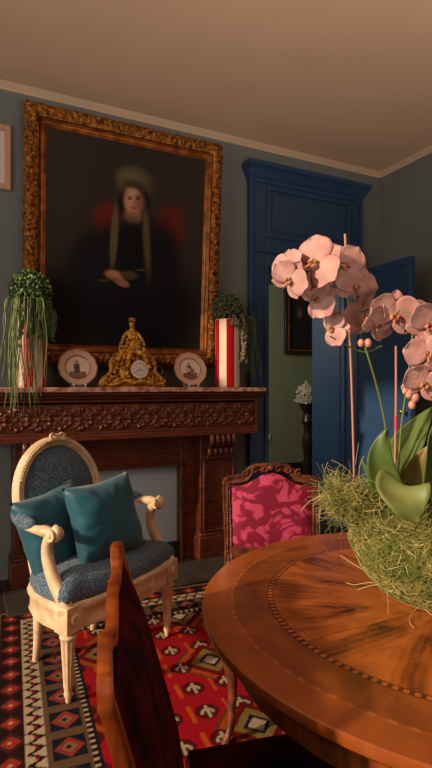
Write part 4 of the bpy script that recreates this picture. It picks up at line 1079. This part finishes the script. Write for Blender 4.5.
def flower(px, py, d, size, yaw, pitch, roll, seed):
    """phalaenopsis bloom: two broad petals, three sepals, lip and column; faces +local -Y"""
    r_ = random.Random(seed)
    c = L3(at_d(px, py, d)); mtx = Matrix.Translation(c) @ Matrix.Rotation(-YAW + yaw, 4, 'Z') @ Matrix.Rotation(pitch, 4, 'X') @ Matrix.Rotation(roll, 4, 'Y')
    fb = MB()
    def petal(ang, length, width, cup, base=0.0, tip=0.35, depth=0.0):
        n, m_ = 12, 10; P = []; ph = r_.uniform(0, 6)
        for i in range(n+1):
            f = i/n; wd = width*(math.sin(math.pi*min(1.0, (f*0.93+0.07))**tip*1.0) if False else (4*(f+0.02)*(1.03-f))**0.5*(1 - 0.18*(1-f)**3))
            row = []
            for k in range(m_+1):
                q = -1 + 2*k/m_; xx = q*wd; zz_ = base + f*length*(1 - 0.10*q*q)
                yy = depth - cup*(f**2) + 0.10*size*q*q*(0.5-f) + 0.025*size*math.sin(5*q+ph)*f
                row.append((xx*math.cos(ang) + zz_*math.sin(ang), yy, -xx*math.sin(ang) + zz_*math.cos(ang)))
            P.append(row)
        fb.grid(P)
    s = size
    petal(0, s*0.98, s*0.36, 0.10*s*r_.uniform(-1, 1.5), depth=0.004)                         # dorsal sepal
    petal(R(125), s*0.92, s*0.33, 0.15*s*r_.uniform(-1, 1), depth=0.004); petal(R(-125), s*0.92, s*0.33, 0.15*s*r_.uniform(-1, 1), depth=0.004)
    petal(R(68), s*1.02, s*0.60, 0.22*s*r_.uniform(-0.4, 1.3), depth=-0.002); petal(R(-68), s*1.02, s*0.60, 0.22*s*r_.uniform(-0.4, 1.3), depth=-0.002)
    fb.xf(mtx); o = fb.build('flower', M['petal'], orc, ang=0, fixn=False)
    so = o.modifiers.new('thick', 'SOLIDIFY'); so.thickness = 0.0009
    lb = MB()
    for sx in (-1, 1): lb.ball((sx*0.11*s, -0.16*s, -0.06*s), (0.07*s, 0.12*s, 0.13*s), 10, 7)
    lb.tube(smooth([(0, -0.05*s, -0.05*s), (0, -0.20*s, -0.18*s), (0, -0.26*s, -0.34*s)], 5), [0.07*s]*5 + [0.06*s, 0.05*s, 0.045*s, 0.04*s, 0.03*s, 0.012*s], 8)
    lb.xf(mtx); lb.build('lip', M['lip'], o)
    cb_ = MB(); cb_.ball((0, -0.10*s, 0.05*s), (0.07*s, 0.13*s, 0.09*s), 10, 7); cb_.xf(mtx); cb_.build('column', M['column'], o)
    return o
fl_ = [  # px, py, depth, size, yaw, pitch, roll
 (287, 266, 1.09, 0.042, R(-50), R(-10), R(-10)), (290, 280, 1.07, 0.046, R(-35), R(15), R(40)),
 (316, 264, 1.07, 0.063, R(-35), R(-5), R(62)), (346, 268, 1.12, 0.054, R(10), R(0), R(100)),
 (356, 287, 1.13, 0.052, R(15), R(5), R(20)), (317, 299, 1.10, 0.046, R(-25), R(10), R(70)),
 (333, 329, 1.12, 0.040, R(-40), R(5), R(85)), (366, 318, 1.13, 0.050, R(-35), R(8), R(-10)),
 (376, 324, 1.11, 0.046, R(30), R(15), R(25)), (394, 316, 1.10, 0.058, R(-5), R(5), R(8)),
 (414, 318, 1.11, 0.046, R(20), R(-5), R(-15)), (428, 326, 1.05, 0.050, R(5), R(5), R(30)),
 (428, 354, 1.05, 0.048, R(-25), R(10), R(-10)), (424, 384, 1.04, 0.048, R(-10), R(15), R(20)), (440, 345, 1.06, 0.055, R(0), R(5), R(0))]
for i, a in enumerate(fl_): flower(*a, seed=i*7+3)
def bud(px, py, d, s):
    mb = MB(); mb.ball(L3(at_d(px, py, d)), (s, s, s*1.25), 10, 8); mb.build('bud', M['bud'], orc)
for q in ((361, 343, 1.11, 0.007), (368, 343, 1.11, 0.008), (409, 394, 1.06, 0.008), (415, 397, 1.06, 0.009), (412, 405, 1.06, 0.0075), (405, 391, 1.06, 0.006)): bud(*q)
stick([(418, 380, 1.06), (414, 396, 1.06), (412, 404, 1.06)], 0.0015, M['stem'], 'flower_stem')

# ---------------- things in the far room ----------------
q0 = at_y(284, 354, 5.99); q1 = at_y(330, 292, 5.99); zt = EYE + (387-290)/FPX*5.99/ray(297, 0).y
fpn = thing('far_picture', 'dark portrait in a black frame on the green wall beyond the doorway', 'picture', (q0.x + 0.3, 5.995, q0.z))
hh = zt - q0.z
bx_ = MB()
for (a, b, z0, z1) in ((-0.3, -0.25, 0, hh), (0.25, 0.3, 0, hh), (-0.25, 0.25, 0, 0.05), (-0.25, 0.25, hh-0.05, hh)): bx_.box(a, b, -0.045, 0, z0, z1)
bx_.build('frame', M['blackwood'], fpn, bevel=0.006)
fi = MB()
for (a, b, z0, z1) in ((-0.25, -0.238, 0.05, hh-0.05), (0.238, 0.25, 0.05, hh-0.05), (-0.25, 0.25, 0.05, 0.062), (-0.25, 0.25, hh-0.062, hh-0.05)): fi.box(a, b, -0.05, -0.005, z0, z1)
fi.build('gilt_edge', M['gilt_flat'], fpn)
def paint2(X, Y):
    c = np.zeros(X.shape + (3,)); c[:] = lin((34, 26, 24))
    m_ = ell(X, Y, 0.5, 0.25, 0.32, 0.35, 6)[..., None]; c = c*(1-m_) + np.array(lin((20, 17, 18)))*m_
    m_ = ell(X, Y, 0.42, 0.66, 0.07, 0.08, 6)[..., None]; c = c*(1-m_) + np.array(lin((110, 80, 62)))*m_
    return c
cv, cc = canvas(0.5, hh-0.1, 40, 50, paint2); cv.v = [(x, -0.01, z+0.05) for x, y, z in cv.v]
cv.build('canvas', mat_vcol('far_oil', 0.6), fpn, ang=0, cols=cc, fixn=False)
YP = 5.2
zb_ = at_y(303, 405, YP).z; pxp = at_y(308, 405, YP).x
pe = thing('pedestal', 'dark turned wooden pedestal half hidden by the door jamb', 'pedestal', (pxp, YP, 0))
pb = MB(); pb.lathe([(0.16, 0), (0.16, 0.05), (0.12, 0.07), (0.06, 0.10), (0.05, 0.16), (0.075, 0.24), (0.05, 0.32), (0.06, 0.42), (0.08, 0.52), (0.055, 0.62), (0.05, 0.70), (0.085, 0.78), (0.06, 0.86), (0.06, zb_-0.08), (0.10, zb_-0.03), (0.11, zb_-0.001)], 24)
pb.build('column', M['blackwood'], pe)
M['bisque'] = mat('grey_bisque', (150, 146, 132), 0.5)
orn = thing('porcelain_ornament', 'pale flower-encrusted porcelain vase on the pedestal in the far room', 'ornament', (pxp - 0.02, YP, zb_))
ob = MB(); ob.lathe([(0.06, 0), (0.09, 0.02), (0.10, 0.06), (0.075, 0.10), (0.085, 0.15), (0.075, 0.20), (0.04, 0.24), (0.02, 0.26)], 24)
rr = random.Random(8)
for i in range(90):
    a = rr.uniform(0, 6.28); z = rr.uniform(0.02, 0.22); q = np.interp(z, [0, 0.06, 0.10, 0.15, 0.22], [0.09, 0.105, 0.08, 0.09, 0.06])
    ob.ball((q*math.cos(a), q*math.sin(a), z), rr.uniform(0.008, 0.018), 6, 4)
ob.ball((0, 0, 0.27), 0.018); ob.v = [(a*1.35, b*1.35, c*1.05) for a, b, c in ob.v]; ob.build('body', M['bisque'], orn)
sw = at_y(268, 437, 5.99)
s_ = MB().box(sw.x-0.04, sw.x+0.04, 5.985, 5.999, sw.z-0.04, sw.z+0.04).build('light_switch', M['switch'], None, bevel=0.004)
tag(s_, 'small pale light switch on the green wall of the far room', 'switch')
